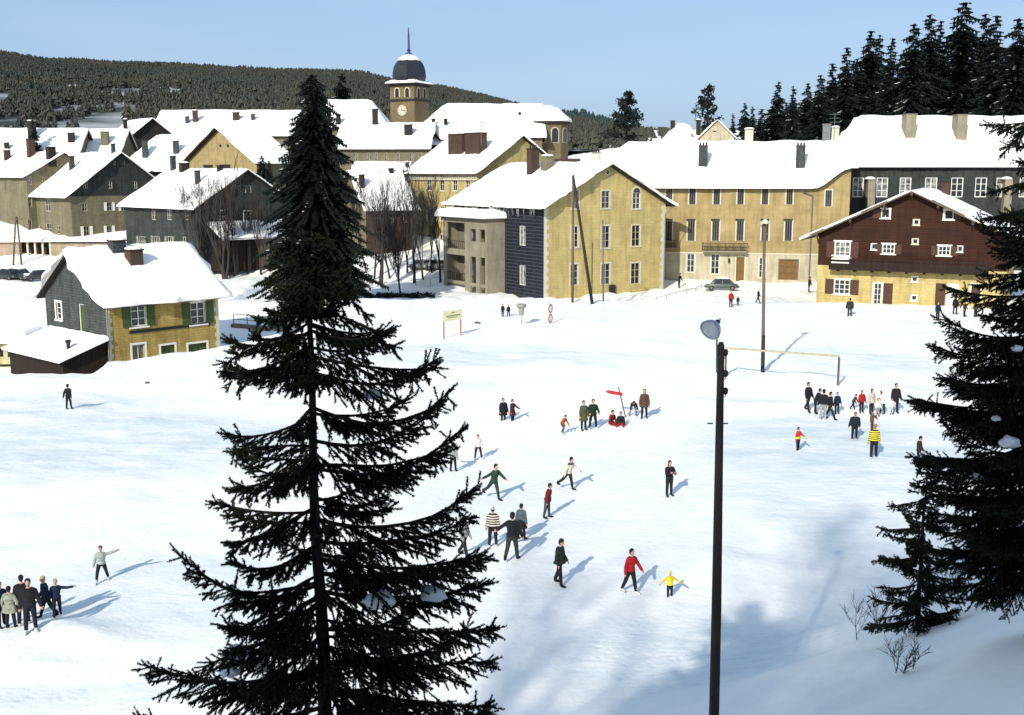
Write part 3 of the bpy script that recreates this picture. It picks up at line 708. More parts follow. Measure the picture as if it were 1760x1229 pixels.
def chalet():
    h=House('chalet','wide brown timber chalet on a cream ground floor with a long balcony','chalet',(1408,398,124),-27,327,-.25,pr=1735,Lb=15,gable='R',oe=1.7,og=1.2,snow=.2,wavy=.06)
    U='u'
    h.win(U,1522,367,14,15,cols=2,rows=1,surround='white',shut='bshut',only=(-1,),sw=1); h.win(U,1631,369,15,16,cols=1,rows=1,surround='white',shut='bshut',only=(1,),sw=.9)
    for x,y in ((1575,382),(1573,415)): h.win(U,x,y,9,8,cols=1,rows=1,surround='trim')
    h.win(U,1448,429,27,27,cols=3,rows=3,surround='white',glass='curtain',shut='bshut',sw=.5,fw=.1)
    h.win(U,1502,424,8,9,cols=1,rows=1,surround='white'); h.win(U,1650,428,8,9,cols=1,rows=1,surround='white')
    h.win(U,1527,428,21,16,cols=3,rows=2,surround='white',shut='bshut',fw=.09); h.win(U,1623,431,21,16,cols=3,rows=2,surround='white',shut='bshut',fw=.09)
    for x,y in ((1572,480),(1571,512)): h.win(U,x,y,9,8,cols=1,rows=1,surround='white')
    h.win(U,1447,493,27,25,cols=3,rows=3,surround='white',shut='bshut',sw=.55,fw=.1)
    h.win(U,1508,506,13,38,frame='white',cols=2,rows=4,kind='door',sill=False,surround='white'); h.win(U,1526,506,16,38,frame='bshut',door='bshut',cols=1,rows=1,kind='door',sill=False,surround=None)
    h.win(U,1616,506,17,38,frame='bshut',door='bshut',cols=1,rows=1,kind='door',sill=False,surround=None); h.win(U,1637,509,15,38,frame='white',door='white',cols=2,rows=1,kind='door',sill=False,surround='white')
    h.win(U,1677,503,16,27,frame='bshut',door='bshut',cols=1,rows=1,surround='white')
    zs=h.local(U,1560,461)[1]
    h.wall(U,'wood','cream',zs); h.wall('w','wood','cream',zs); h.wall('W','wood','cream',zs); h.wall('U','wood')
    h.roof(.7)
    # bargeboards: pale edges along the rake, with purlin ends
    mb=MB(); 
    for sg in (0,1):
        xa=-h.oe if sg==0 else h.La+h.oe; za=h.roofz(xa,0)
        for k in range(1):
            p=Vector((xa,-h.og-.03,za)); q=Vector((h.half,-h.og-.03,h.zr))
            mb.add([p+Vector((0,0,-.2)),p+Vector((0,0,.1)),q+Vector((0,0,.1)),q+Vector((0,0,-.2)),p+Vector((0,-.07,-.2)),p+Vector((0,-.07,.1)),q+Vector((0,-.07,.1)),q+Vector((0,-.07,-.2))],
              [(0,1,2,3),(7,6,5,4),(0,4,5,1),(1,5,6,2),(2,6,7,3),(3,7,4,0)])
    mb.build('bargeboard',M['lpole'],h.E)
    for t in (.0,.18,.36,.5,.64,.82,1.0):
        mb=MB(); x=h.La*t; z=h.roofz(x,0)-.2; mb.box((x-.12,-h.og-.06,z-.35),(x+.12,-.01,z-.02))
        mb.add([(x-.08,-.01,z-1.2),(x+.08,-.01,z-1.2),(x+.08,-h.og*.8,z-.35),(x-.08,-h.og*.8,z-.35),(x-.08,-.01,z-.95),(x+.08,-.01,z-.95)],[(0,1,2,3),(4,3,2,5),(0,3,4),(1,5,2)])
        mb.build('roof_bracket',M['bshut'],h.E)
    # balcony
    s0,_=h.local(U,1428,461); s1,_=h.local(U,1700,461); z0=zs-.1; z1=h.local(U,1560,446)[1]
    mb=MB(); mb.box((s0,-1.25,z0-.15),(s1,-.01,z0)); mb.box((s0,-1.3,z0-.25),(s1,-1.2,z1-.35)); mb.box((s0,-1.34,z1-.12),(s1,-1.16,z1))
    n=int((s1-s0)/.3)
    for i in range(n+1):
        s=s0+(s1-s0)*i/n; mb.box((s-.05,-1.28,z1-.36),(s+.05,-1.22,z1-.121))
    for i in range(9):
        s=s0+(s1-s0)*(i+.5)/9; mb.box((s-.1,-1.1,z0-.45),(s+.1,-.02,z0-.152))
    mb.build('balcony',M['dwood'],h.E,uvbox=True)
    s,_=h.local(U,1448,450); mb=MB()
    for zz in (z1-.55,z1-.15,z1+.2): mb.box((s-.95,-1.42,zz),(s+.95,-1.36,zz+.14))
    mb.build('white_rail',M['white'],h.E)
    h.chimney(1628,311,330,12,'brick',snow=False,cap='dark')

def mid_house():
    h=House('gabled_town_house','cream town house with dentil cornice and two broad brown chimneys','house',(822,292,162),38,233,0,pr=965,pl=704,gable='R',oe=.8,og=.6,snow=.35)
    for x in (738,760,782,804): 
        h.win('w',x,317,8,22,frame='white',glass='glass',cols=2,rows=2,surround='trim'); h.win('w',x,368,8,24,frame='white',cols=2,rows=2,surround='trim'); h.win('w',x,415,8,24,frame='white',cols=2,rows=2,surround='trim')
    h.wall('u','cream'); h.wall('w','cream'); h.wall('U','cream'); h.wall('W','cream'); h.roof(.8)
    mb=MB(); n=34
    for i in range(n):
        s=h.Lb*(i+.3)/n; h.quad_solid(mb,'w',s,s+h.Lb/n*.5,h.ze-1.3,h.ze-.75,.0,.25)
    h.quad_solid(mb,'w',0,h.Lb,h.ze-1.5,h.ze-1.31,0,.3); h.quad_solid(mb,'w',0,h.Lb,h.ze-.74,h.ze-.55,0,.35); mb.build('cornice',M['trim'],h.E)
    h.chimney(789,230,262,17,'brick',dep=2.4,snow=False,cap='dark'); h.chimney(818,228,262,17,'brick',dep=2.4,snow=False,cap='dark')

def simple_house(name,label,c,th,peak,zb,mats,wins=(),chims=(),small=False,frame='trim',surround=None,glass='glass',split=None,**k):
    h=House(name,label,'house',c,th,peak,zb,**k)
    for w in wins:
        side,x,y,ww,hh=w[:5]; o=w[5] if len(w)>5 else {}
        h.win(side,x,y,ww,hh,frame=o.get('frame',frame),glass=o.get('glass',glass),cols=o.get('cols',2),rows=o.get('rows',2),surround=o.get('surround',surround),shut=o.get('shut'),sill=False,sw=o.get('sw',.5),door=o.get('door'))
    sp=(split[1],h.local(split[0],split[2],split[3])[1]) if split else (None,None)
    for s,m in zip('uwUW',mats): h.wall(s,m,sp[0] if s in 'uw' else None,sp[1] if s in 'uw' else None)
    h.roof(.9)
    for ch in chims:
        x,t,b,w=ch[:4]; m=ch[4] if len(ch)>4 else 'brick'; h.chimney(x,t,b,w,m,pots=0,cap='dark',snow=(ch[5] if len(ch)>5 else random.random()<.6))
    return h

def village():
    st,sl,dk=('stone',)*4,('dslate',)*4,('dark',)*4
    # B: slate gable over stone
    simple_house('village_house','stone house with broad slate gable and pale shutters left of the dark slate house',(120,331,168),45,262,3.6,('dslate','tan','stone','stone'),
      [('u',147,318,8,12,dict(surround=None)),('u',189,318,8,12,dict(surround=None)),('u',232,318,8,12,dict(surround=None)),('u',197,280,4,6,dict(surround=None,cols=1,rows=1)),('u',213,280,4,6,dict(surround=None,cols=1,rows=1)),
       ('u',146,356,8,14),('u',188,355,9,14,dict(shut='white')),('u',212,355,8,14,dict(shut='white')),('u',149,397,10,16,dict(shut='white')),('u',188,396,9,16,dict(shut='white')),
       ('w',82,352,9,22),('w',84,393,9,18),('w',70,394,6,14),('w',100,395,6,14)],
      [(124,268,292,8,'slate'),(195,247,262,6,'slate')],pr=292,pl=52,gable='R',oe=1.0,og=.6,split=('u','stone',170,337))
    # C: dark slate
    h=simple_house('dark_slate_house','dark slate house with wide gable and pale lower shutters behind the ochre cottage',(338,353,148),45,291,1.2,('dslate','dslate','dslate','dslate'),
      [('u',412,325,4,13,dict(surround=None,cols=1)),('u',421,325,4,13,dict(surround=None,cols=1)),('u',430,325,4,13,dict(surround=None,cols=1)),('u',384,372,10,19,dict(surround='white')),('u',425,372,11,18,dict(surround='white')),
       ('w',264,370,8,16),('w',291,370,8,16),('w',322,370,8,16),('w',243,415,8,18,dict(shut='curtain')),('w',268,415,8,18,dict(shut='curtain')),('w',292,415,8,18,dict(shut='curtain')),('w',318,416,8,18)],
      [(298,268,293,8,'slate'),(317,280,295,14,'dark'),(340,293,317,8,'slate'),(378,284,295,8,'dark')],pr=504,pl=214,gable='R',oe=.8,og=.6)
    # its lean-to on the right, in front of the gable
    e=h.E; x0,x1=h.local('u',362,395)[0],h.local('u',490,395)[0]; zt=h.local('u',420,383)[1]; dp=3.2
    rz=lambda x,y: zt+ (y/dp)*1.7
    a=empty('timber_annex',(h.O.x,h.O.y,h.zb),h.th,'low open timber annex with snowy roof below the dark slate gable','annex')
    heightslab('roof',[x0-.4,x1+.4],[-dp-.5,-.02],rz,lambda x,y:rz(x,y)-.15,M['soffit'],a)
    heightslab('roof_snow',grid(x0-.5,x1+.5,.6),grid(-dp-.6,-.04,.5),lambda x,y:rz(x,y)+.05+.3*min(1,min(x-x0+.5,x1+.5-x,y+dp+.6)/.3)**.5,lambda x,y:rz(x,y)+.004,SNOW,a,True)
    mb=MB(); mb.box((x0,-dp+.5,0),(x1,-.05,zt-2.1)); mb.build('wall',M['dwood'],a,uvbox=True)
    for i in range(7):
        x=x0+(x1-x0)*i/6; mb=MB(); mb.box((x-.2,-dp+.1,0),(x+.2,-dp+.45,zt-1.7)); mb.build('post',M['lpole'] if i in (3,4) else M['dark'],a)
    for i in (3,4):
        x=x0+(x1-x0)*(i+.5)/6; mb=MB(); mb.box((x-.6,-dp+.38,0.2),(x+.5,-dp+.48,zt-2.0)); mb.build('door',M['gshut'],a)
    # A: ochre house at the left edge
    simple_house('village_house','yellow ochre stone house standing at the left edge below dark chimneys',(45,300,176),50,262,4.0,('stone','stone','stone','stone'),
      [('u',x,y,6,hh) for x in (22+30,40+34,66+30) for y,hh in ((311,14),(346,20),(388,22))],
      [(13,258,275,9,'brick'),(54,238,270,11,'brick'),(88,252,272,13,'dark')],pr=172,pl=-60,gable='R',oe=.7,og=.4)
    # D: stone barn gable
    simple_house('stone_barn','pale stone barn gable with two tiny square openings high up',(441,276,188),55,219,9,('stone','tan','stone','stone'),
      [('w',378,251,5,7,dict(surround=None,cols=1,rows=1)),('w',391,251,5,7,dict(surround=None,cols=1,rows=1)),('w',357,286,18,7,dict(surround=None,door='dark',cols=1,rows=1)),('w',386,286,20,8,dict(surround=None,door='dark',cols=1,rows=1))],
      [],pr=505,pl=322,gable='L',oe=.7,og=1.0)
    # E: roofs between B and D
    simple_house('village_house','low snow roofed house with three chimneys between slate gable and stone barn',(330,290,196),10,233,8,dk,[('u',290,296,8,8)],
      [(250,237,268,9,'slate'),(302,240,262,9,'slate'),(268,228,240,6,'dark')],La=7,pl=150,gable='R',Lb=None,oe=.8,og=.6) if False else None
    simple_house('village_house','low house under a wide snow roof with two tall dark chimneys',(206,288,198),3,232,9,dk,[],
      [(250,240,270,9,'slate'),(303,242,264,9,'slate')],pr=345,Lb=15,gable='L',oe=.8,og=.6,hip=(1.2,None))
    # F: far left roofs
    simple_house('village_house','snow roofed house below the forest at far left with a round topped chimney',(-40,268,205),4,221,9.5,('stone',)*4,[('u',20,274,6,8)],
      [(56,208,238,12,'dark'),(123,228,244,10,'dark'),(12,245,258,7,'dark')],pr=128,Lb=14,gable='L',oe=.8,og=.6)
    simple_house('village_house','snow roofed house with one square pale chimney beside the far left roof',(132,270,212),2,222,10,('stone',)*4,[],
      [(181,226,248,12,'stone')],pr=200,Lb=14,gable='L',oe=.6,og=.5)
    # G: roofs at the top (260,190)
    simple_house('village_house','dark gabled barn with snowy roof edging the forest at upper left',(232,226,226),38,203,15,dk,[],[(205,205,218,6,'dark')],pr=290,pl=196,gable='R',oe=.7,og=.6)
    simple_house('long_barn','long low building under an unbroken snow roof topped by five small chimneys',(262,230,238),1,190,15,('stone',)*4,[('u',x,236,5,7) for x in (300,330,410,440)],
      [(264,205,218,6,'dark'),(322,200,212,6,'slate'),(336,190,210,8,'brick'),(406,193,207,10,'brick'),(435,196,207,6,'slate')],pr=500,Lb=20,gable='L',oe=.8,og=.7)
    # H7 behind the park
    simple_house('park_house','low house with sunlit grey snow roof behind the bare park trees',(628,351,160),32,292,0.5,('brick','stone','stone','stone'),
      [('u',650,375,9,16),('u',672,375,9,16),('u',694,375,9,16)],[(622,300,322,8,'dark'),(672,289,298,7,'dark')],pr=709,pl=585,gable='L',oe=.8,og=.5)
    # H8
    simple_house('convent_building','long grey plastered building with two dormers and a block chimney under the church','building' and (578,252,208),-3,212,10,('stone',)*4,
      [('u',x,270,6,15) for x in (592,611,632,646,664,684,707,722)],[(702,214,232,13,'dark'),(645,187,214,9,'dark',False)],pr=735,Lb=17,gable='L',oe=.8,og=.5)
    simple_house('village_house','narrow grey house adjoining the long plastered building on its right',(728,246,214),3,219,11,dk,[],[],pr=770,Lb=14,gable='L',oe=.6,og=.4)
    simple_house('village_house','steep snow roofed house with dormer rising behind the long plastered building',(560,214,232),0,172,14,('stone',)*4,[],[(582,196,214,7,'dark')],pr=664,Lb=16,gable='L',oe=.8,og=.5,hip=(None,1.3))
    simple_house('village_house','small dark gabled house in front of the church nave',(728,212,228),-16,208,13,dk,[],[(742,207,216,5,'dark'),(762,205,215,5,'dark'),(790,225,232,14,'dark')],pr=830,Lb=9,gable='L',oe=.5,og=.5) if False else \
    simple_house('village_house','small dark gabled house in front of the church nave',(760,236,214),26,210,12,dk,[],[(745,204,216,5,'dark'),(766,204,216,5,'dark')],pr=850,pl=728,gable='L',oe=.6,og=.5)
    # right: little hipped house & pale chalet roof above the long roof
    simple_house('village_house','small hipped house with snow topped roof peeping above the long roof',(1146,240,232),-2,213,15,('tan',)*4,[('u',1190,232,4,5)],[(1156,207,222,7,'dark'),(1200,206,232,7,'dark')],pr=1210,Lb=13,gable='L',oe=.6,og=.4,hip=(1.3,1.3))
    simple_house('village_house','pale rendered house with a lone dark conifer behind its snowy gable',(1203,235,224),-14,206,15,('pale',)*4,[('u',1228,226,8,3,dict(surround=None,cols=1,rows=1,door='dark'))],[],pr=1262,Lb=10,gable='R',oe=.4,og=.3)
    for i,(x0,x1,yt,Y,c) in enumerate(((610,700,280,176,'dark shingled cottage just above the park house roof'),)):
        simple_house('village_house',c,(x0,291,Y),2,yt,5,dk,[],[(700,279,289,6,'dark')],pr=x1,Lb=8,gable='L',oe=.5,og=.4)
    # low garage
    e=empty('low_garage',at(35,440,158).xy.to_3d()+Vector((0,0,1.6)),R(4),'long flat roofed garage with four dark openings and pinkish brick end','garage')
    L=(170-0)/scl(158,2)+1; hh=row_z(416,158)-1.6
    mb=MB(); mb.box((-4,0,0),(0,6,hh)); mb.box((4.3,0.01,-1),(L-3,6,hh-.2)); mb.build('wall',M['brick'] if False else brickmat('pink_brick',(.38,.31,.22),(.34,.27,.19),(.3,.25,.2),.4,.2),e,uvbox=True)
    mb=MB(); mb.box((0,.9,0),(4.3,6,hh)); mb.build('opening',M['dark'],e)
    mb=MB()
    for i in range(5): mb.box((i*1.05-.12,0,0),(i*1.05+.12,.3,hh))
    mb.build('pier',M['trim'],e)
    heightslab('roof_snow',grid(-4.4,L-2.6,.8),grid(-.6,6.5,.6),lambda x,y:hh+.1+.35*min(1,max(0,min(x+4.4,L-2.6-x,y+.6,6.5-y))/.4)**.5+.05*math.sin(x),lambda x,y:hh+.02,SNOW,e,True)
    # small garage at the left edge
    p=gnd(40,628); Y=91
    e=empty('small_garage',Vector((at(0,600,Y).x-3,Y,-1.5)),R(2),'low cream garage with two dark openings and thick rounded snow roof','garage')
    xr=at(44,600,Y).x-at(0,600,Y).x+3; hh=row_z(590,Y)+1.5
    mb=MB(); mb.box((0,0,0),(xr,4.5,hh*.33)); mb.box((0,0.001,hh*.74),(xr,4.5,hh))
    for a in (0,.9+.0,3.2,4.35,xr-.12):
        mb.box((a,.002,hh*.33),(min(a+.35,xr),.4,hh*.74))
    mb.build('wall',brickmat('straw_render',(.50,.46,.26),(.46,.41,.24),(.38,.34,.22),1.2,.5,msize=.006),e,uvbox=True)
    mb=MB(); mb.box((.1,.5,hh*.3),(xr-.1,4.4,hh*.75)); mb.build('opening',M['dark'],e)
    heightslab('roof_snow',grid(-.4,xr+.4,.4),grid(-.5,5,.4),lambda x,y:hh+.1+.75*min(1,max(0,min(x+.4,xr+.4-x,y+.5,5-y))/.9)**.5,lambda x,y:hh+.02,SNOW,e,True)

def church():
    Y=246; zb=14
    h=House('church','stone church with long snow covered nave, rounded apse and square domed bell tower','church',(708,232,Y),2,180,zb,pr=932,Lb=22,gable='L',oe=.8,og=.2,snow=.5,hip=(1.0,None))
    h.wall('u','church'); h.wall('w','church'); h.wall('U','church'); h.wall('W','church'); h.roof(1.2)
    # apse
    zA=row_z(208,Y)-zb; r=(978-905)/2/scl(Y,24)*1.06; cx=h.La-1.5; cy=8.0
    cx=h.O.x and ((at(943,220,Y+8).x-h.O.x)); zp=row_z(181,Y+8)-zb
    n=10; mb=MB(); pts=[(cx+r*math.cos(2*math.pi*i/n+R(18)),cy+r*math.sin(2*math.pi*i/n+R(18))) for i in range(n)]
    mb.add([(x,y,0) for x,y in pts]+[(x,y,zA) for x,y in pts],[(i,(i+1)%n,n+(i+1)%n,n+i) for i in range(n)]); mb.build('apse',M['church'],h.E,uvbox=True)
    for i in range(n):
        (x0,y0),(x1,y1)=pts[i],pts[(i+1)%n]; nx,ny=(y1-y0),-(x1-x0); l=math.hypot(nx,ny); nx/=l; ny/=l
        if ny>-.2: continue
        mx,my=(x0+x1)/2,(y0+y1)/2; tx,ty=(x1-x0)/l,(y1-y0)/l; V=[];w=.75; zt=zA-2.0; zb2=zA-4.4
        prof=[(-w,zb2),(w,zb2)]+[(w*math.cos(t*math.pi/6),zt+w*math.sin(t*math.pi/6)) for t in range(7)]
        for sc,dd,mm,nm in ((1.3,.05,'trim','window'),(1,.09,'glass','pane')):
            c=(zb2+zt)/2
            mb=MB(); A=[Vector((mx+tx*a*sc+nx*dd,my+ty*a*sc+ny*dd,c+(b-c)*(1.1 if sc>1 else 1))) for a,b in prof]; B=[v-Vector((nx,ny,0))*.3 for v in A]
            k=len(A); mb.add(A+B,[tuple(range(k))]+[(j,k+j,k+(j+1)%k,(j+1)%k) for j in range(k)])
            if nm=='window': fo=mb.build(nm,M[mm],h.E)
            else: mb.build(nm,M[mm],fo)
    mb=MB(); mb.lathe([(r+.5,zA-.35),(r+.6,zA),(r+.3,zA+.2)],n,(cx,cy,0),rot=R(18)); mb.build('apse_cornice',M['soffit'],h.E)
    mb=MB(); mb.lathe([(r+.75,zA+.21),(r+.6,zA+.8),(r*.82,zA+(zp-zA)*.5),(r*.55,zA+(zp-zA)*.82),(r*.2,zp),(.02,zp+.1)],20,(cx,cy,0)); mb.build('apse_roof_snow',SNOW,h.E,True)
    for px,py in ((893,200),): h.chimney(px,py-8,py,4,'dark',snow=False)
    # tower
    Yt=252; s=scl(Yt,30); c=at(704,180,Yt); base=12
    hw=(734-672)/s/2/1.30   # half side of a square seen at an angle
    lx,ly=c.x-h.O.x,c.y-h.O.y
    q=h.E.matrix_world.inverted() if False else Matrix.Rotation(-h.th,4,'Z')
    lp=q@Vector((lx,ly,0)); rot=R(-28); mt=Matrix.Translation((lp.x,lp.y,0))@Matrix.Rotation(rot,4,'Z')
    Z=lambda row: row_z(row,Yt)-zb
    tw=MB(); tw.box((-hw,-hw,0),(hw,hw,Z(150)),mtx=mt); t=tw.build('bell_tower',M['church'],h.E,uvbox=True)
    mb=MB(); mb.box((-hw-.25,-hw-.25,Z(175)),(hw+.25,hw+.25,Z(171.5)),mtx=mt); mb.box((-hw-.3,-hw-.3,Z(150)),(hw+.3,hw+.3,Z(147)),mtx=mt); mb.box((-hw-.75,-hw-.75,Z(147)+.003),(hw+.75,hw+.75,Z(144.5)),mtx=mt); mb.build('cornice',M['soffit'],t)
    mb=MB(); e=hw+.85; mb.lathe([(e*1.42,Z(144.4)),(e*1.36,Z(142.5)),(e*1.05,Z(138.5))],4,(0,0,0),rot=R(45),mtx=mt); mb.build('ledge_snow',SNOW,t)
    def arch(mx,my,tx,ty,nx,ny,w,z0,z1):
        fo=None
        for sc,dd,mm,nm in ((1.45,.04,'trim','window'),(1,.08,'dark','pane')):
            prof=[(-w*sc,z0),(w*sc,z0)]+[(w*sc*math.cos(k*math.pi/6),z1+w*sc*math.sin(k*math.pi/6)) for k in range(7)]
            mb=MB(); A=[mt@Vector((mx+tx*a+nx*dd,my+ty*a+ny*dd,b)) for a,b in prof]; B=[mt@Vector((mx+tx*a-nx*.3,my+ty*a-ny*.3,b)) for a,b in prof]; k=len(A)
            mb.add(A+B,[tuple(range(k))]+[(j,k+j,k+(j+1)%k,(j+1)%k) for j in range(k)])
            if fo is None: fo=mb.build(nm,M[mm],t)
            else: mb.build(nm,M[mm],fo)
    for (fx,fy,tx,ty,nx,ny) in ((0,-hw,1,0,0,-1),(hw,0,0,1,1,0),(-hw,0,0,-1,-1,0)):
        for o in (-.42,.42):
            arch(fx+tx*hw*o,fy+ty*hw*o,tx,ty,nx,ny,.48,Z(168),Z(157))
    # clock on the front face
    mb=MB(); cz=Z(191); cl=mt@Matrix.Translation((0,-hw-.02,cz))@Matrix.Rotation(R(90),4,'X')
    mb.lathe([(1.15,0),(1.15,.12)],24,mtx=cl); ck=mb.build('clock_face',M['trim'],t)
    mb=MB()
    for k in range(12):
        a=k*math.pi/6; mb.box((-.05,.85,.125),(.05,1.05,.15),mtx=cl@Matrix.Rotation(a,4,'Z'))
    for a,l in ((R(20),.55),(R(-100),.85)): mb.box((-.06,0,.13),(.06,l,.16),mtx=cl@Matrix.Rotation(a,4,'Z'))
    mb.build('clock_hands',M['dark'],ck)
    # octagonal dome
    k=hw*1.17; prof=[(k*.98,Z(140)),(k*1.04,Z(133)),(k*1.02,Z(124)),(k*.95,Z(115)),(k*.82,Z(108)),(k*.6,Z(101)),(k*.3,Z(96.5)),(.3,Z(94))]
    mb=MB(); mb.lathe(prof,8,mtx=mt,rot=R(22.5)); d=mb.build('dome',M['zinc'],t)
    ps=[(k*.985,Z(111)),(k*.87,Z(107.2)),(k*.68,Z(101.5)),(k*.36,Z(95.7)),(.35,Z(93)),]
    mb=MB(); mb.lathe([(k*.70,Z(105.2))]+ps[2:],16,mtx=mt,rot=R(22.5)); mb.build('dome_snow',SNOW,d,True)
    mb=MB(); mb.lathe([(.9,Z(94)),(.8,Z(92)),(.35,Z(90.5)),(.3,Z(88)),(.55,Z(86.5)),(.25,Z(85)),(.2,Z(60)),(.08,Z(47))],8,mtx=mt); mb.build('spire',M['bluem'],d)

def hills():
    def ridge(tab,Y,name,label,y0,z0,m,seed):
        xs=np.linspace(-360,1500,150); V=[];n=26
        for j in range(n+4):
            t=j/(n-1)
            for px in xs:
                x=(px-880)/FPX*Y*1.0; zr=row_z(lerp_tab(tab,px)+6,Y)
                if t<=1: y=y0+(Y-y0)*t; z=z0+(zr-z0)*(t**.9)
                else: y=Y+(t-1)*Y*1.2; z=zr-(t-1)*zr*1.2
                z+=4*noise.noise(Vector((x*.01,y*.01,seed)))*min(1,t*2)*(1 if t<1 else 1)
                V.append((x*(y/Y)**.6,y,z))
        nx=len(xs); F=[(j*nx+i,j*nx+i+1,(j+1)*nx+i+1,(j+1)*nx+i) for j in range(n+3) for i in range(nx-1)]
        o=mesh_obj(name,V,F,m,smooth=True); tag(o,label,kind='structure'); return V,nx,n
    def wood(nm,label,V,nx,n,count,hgt,mt,thin=True):
        T3=[]; rs=np.random.RandomState(3)
        for _ in range(count):
            i=rs.randint(0,nx-1); t=rs.rand()**.8; j=min(n-1,int(t*(n-1))); fx,fy=rs.rand(),rs.rand()
            a,b,c=Vector(V[j*nx+i]),Vector(V[j*nx+i+1]),Vector(V[(j+1)*nx+i])
            p=a+(b-a)*fx+(c-a)*fy
            px=880+FPX*p.x/p.y
            if thin and t<.42 and px<330 and noise.noise(Vector((p.x*.035,p.y*.02,1)))>-.02: continue
            h=hgt*(.6+.8*rs.rand()); r=h*.32; conif=rs.rand()<.4
            a0=rs.rand()*6
            for L in range(3):
                z0=h*(.05+.28*L); z1=h*(.5+.25*L) if conif else z0+h*.42; rr=r*(1-.28*L) if conif else r*(1.0,1.1,.75)[L]
                for k in range(4):
                    t0=a0+k*1.57+L; t1=t0+1.9+rs.rand()*.3
                    T3.append(((p.x+rr*math.cos(t0),p.y+rr*math.sin(t0),p.z+z0),(p.x+rr*math.cos(t1),p.y+rr*math.sin(t1),p.z+z0+rs.rand()*h*.15),(p.x+(rs.rand()-.5)*r*.5,p.y,p.z+z1)))
        o=tri_obj(nm,T3,mt); tag(o,label,'woodland',kind='stuff')
    w1=mat('wooded_hill',(.055,.062,.05),(.03,.04,.036),.02,.95,0,fac=.5); 
    tab=[(-300,70),(0,84),(60,92),(110,103),(180,104),(300,110),(400,114),(500,120),(640,126),(700,140),(770,150),(850,170),(900,182),(960,200),(1030,222),(1140,262),(1500,300)]
    V,nx,n=ridge(tab,1500,'hill','long wooded hill behind the village',400,22,mat('hill_floor',(.34,.35,.35),(.03,.036,.032),.02,.95,0,fac=.25),2)
    wood('distant_wood','dense dark wood covering the long hill behind the village',V,nx,n,56000,5.6,mat('hill_trees',(.062,.060,.042),(.040,.050,.046),.012,.95,0,fac=.35))  # tree tones softened so the colour itself carries some haze
    tab2=[(-300,240),(700,200),(860,196),(930,190),(990,190),(1050,206),(1100,224),(1150,245),(1200,262),(1500,330)]
    V,nx,n=ridge(tab2,2200,'far_hill','far blue green hill between church and houses',1600,30,mat('far_hill_floor',(.07,.11,.11),(.05,.085,.09),.01,.95,0),7)  # distance haze is put into the far hill's pale blue-green colours
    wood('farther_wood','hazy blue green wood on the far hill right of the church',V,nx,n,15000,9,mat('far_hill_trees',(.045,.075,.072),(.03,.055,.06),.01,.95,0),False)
# ------------------------------------------------------------------ trees
def frames(D):
    """two unit vectors perpendicular to each row of D"""
    up=np.tile(np.array([0,0,1.0]),(len(D),1)); par=np.abs(D[:,2])>.9; up[par]=[1,0,0]
    A=np.cross(D,up); A/=np.linalg.norm(A,axis=1)[:,None]+1e-9; B=np.cross(D,A); return A,B
def needle_tris(P,Q,dens,ln,wd,rs,core=.006):
    """bottle-brush needles along segments P->Q"""
    L=np.linalg.norm(Q-P,axis=1); n=np.maximum(3,(L*dens).astype(int)); idx=np.repeat(np.arange(len(P)),n); N=len(idx)
    t=rs.rand(N)[:,None]; base=P[idx]+(Q[idx]-P[idx])*t; D=(Q-P)/(L[:,None]+1e-9); A,B=frames(D); A=A[idx];B=B[idx];D=D[idx]
    a=rs.rand(N)*2*np.pi; rad=A*np.cos(a)[:,None]+B*np.sin(a)[:,None]
    tan=-A*np.sin(a)[:,None]+B*np.cos(a)[:,None]
    tip=base+(rad*.8+D*.65)*(ln*(.7+.5*rs.rand(N))[:,None])
    w=wd*.5
    tn=np.stack([base-tan*w-D*w,base+tan*w+D*w,tip],1)
    # core of each twig: three-sided prism
    cs=[]
    Ds=(Q-P)/(L[:,None]+1e-9); A,B=frames(Ds)
    for k in range(3):
        a0,a1=k*2.094,(k+1)*2.094; r0=(A*math.cos(a0)+B*math.sin(a0))*core; r1=(A*math.cos(a1)+B*math.sin(a1))*core
        cs.append(np.stack([P+r0,P+r1,Q],1))
    return np.concatenate([tn]+cs)
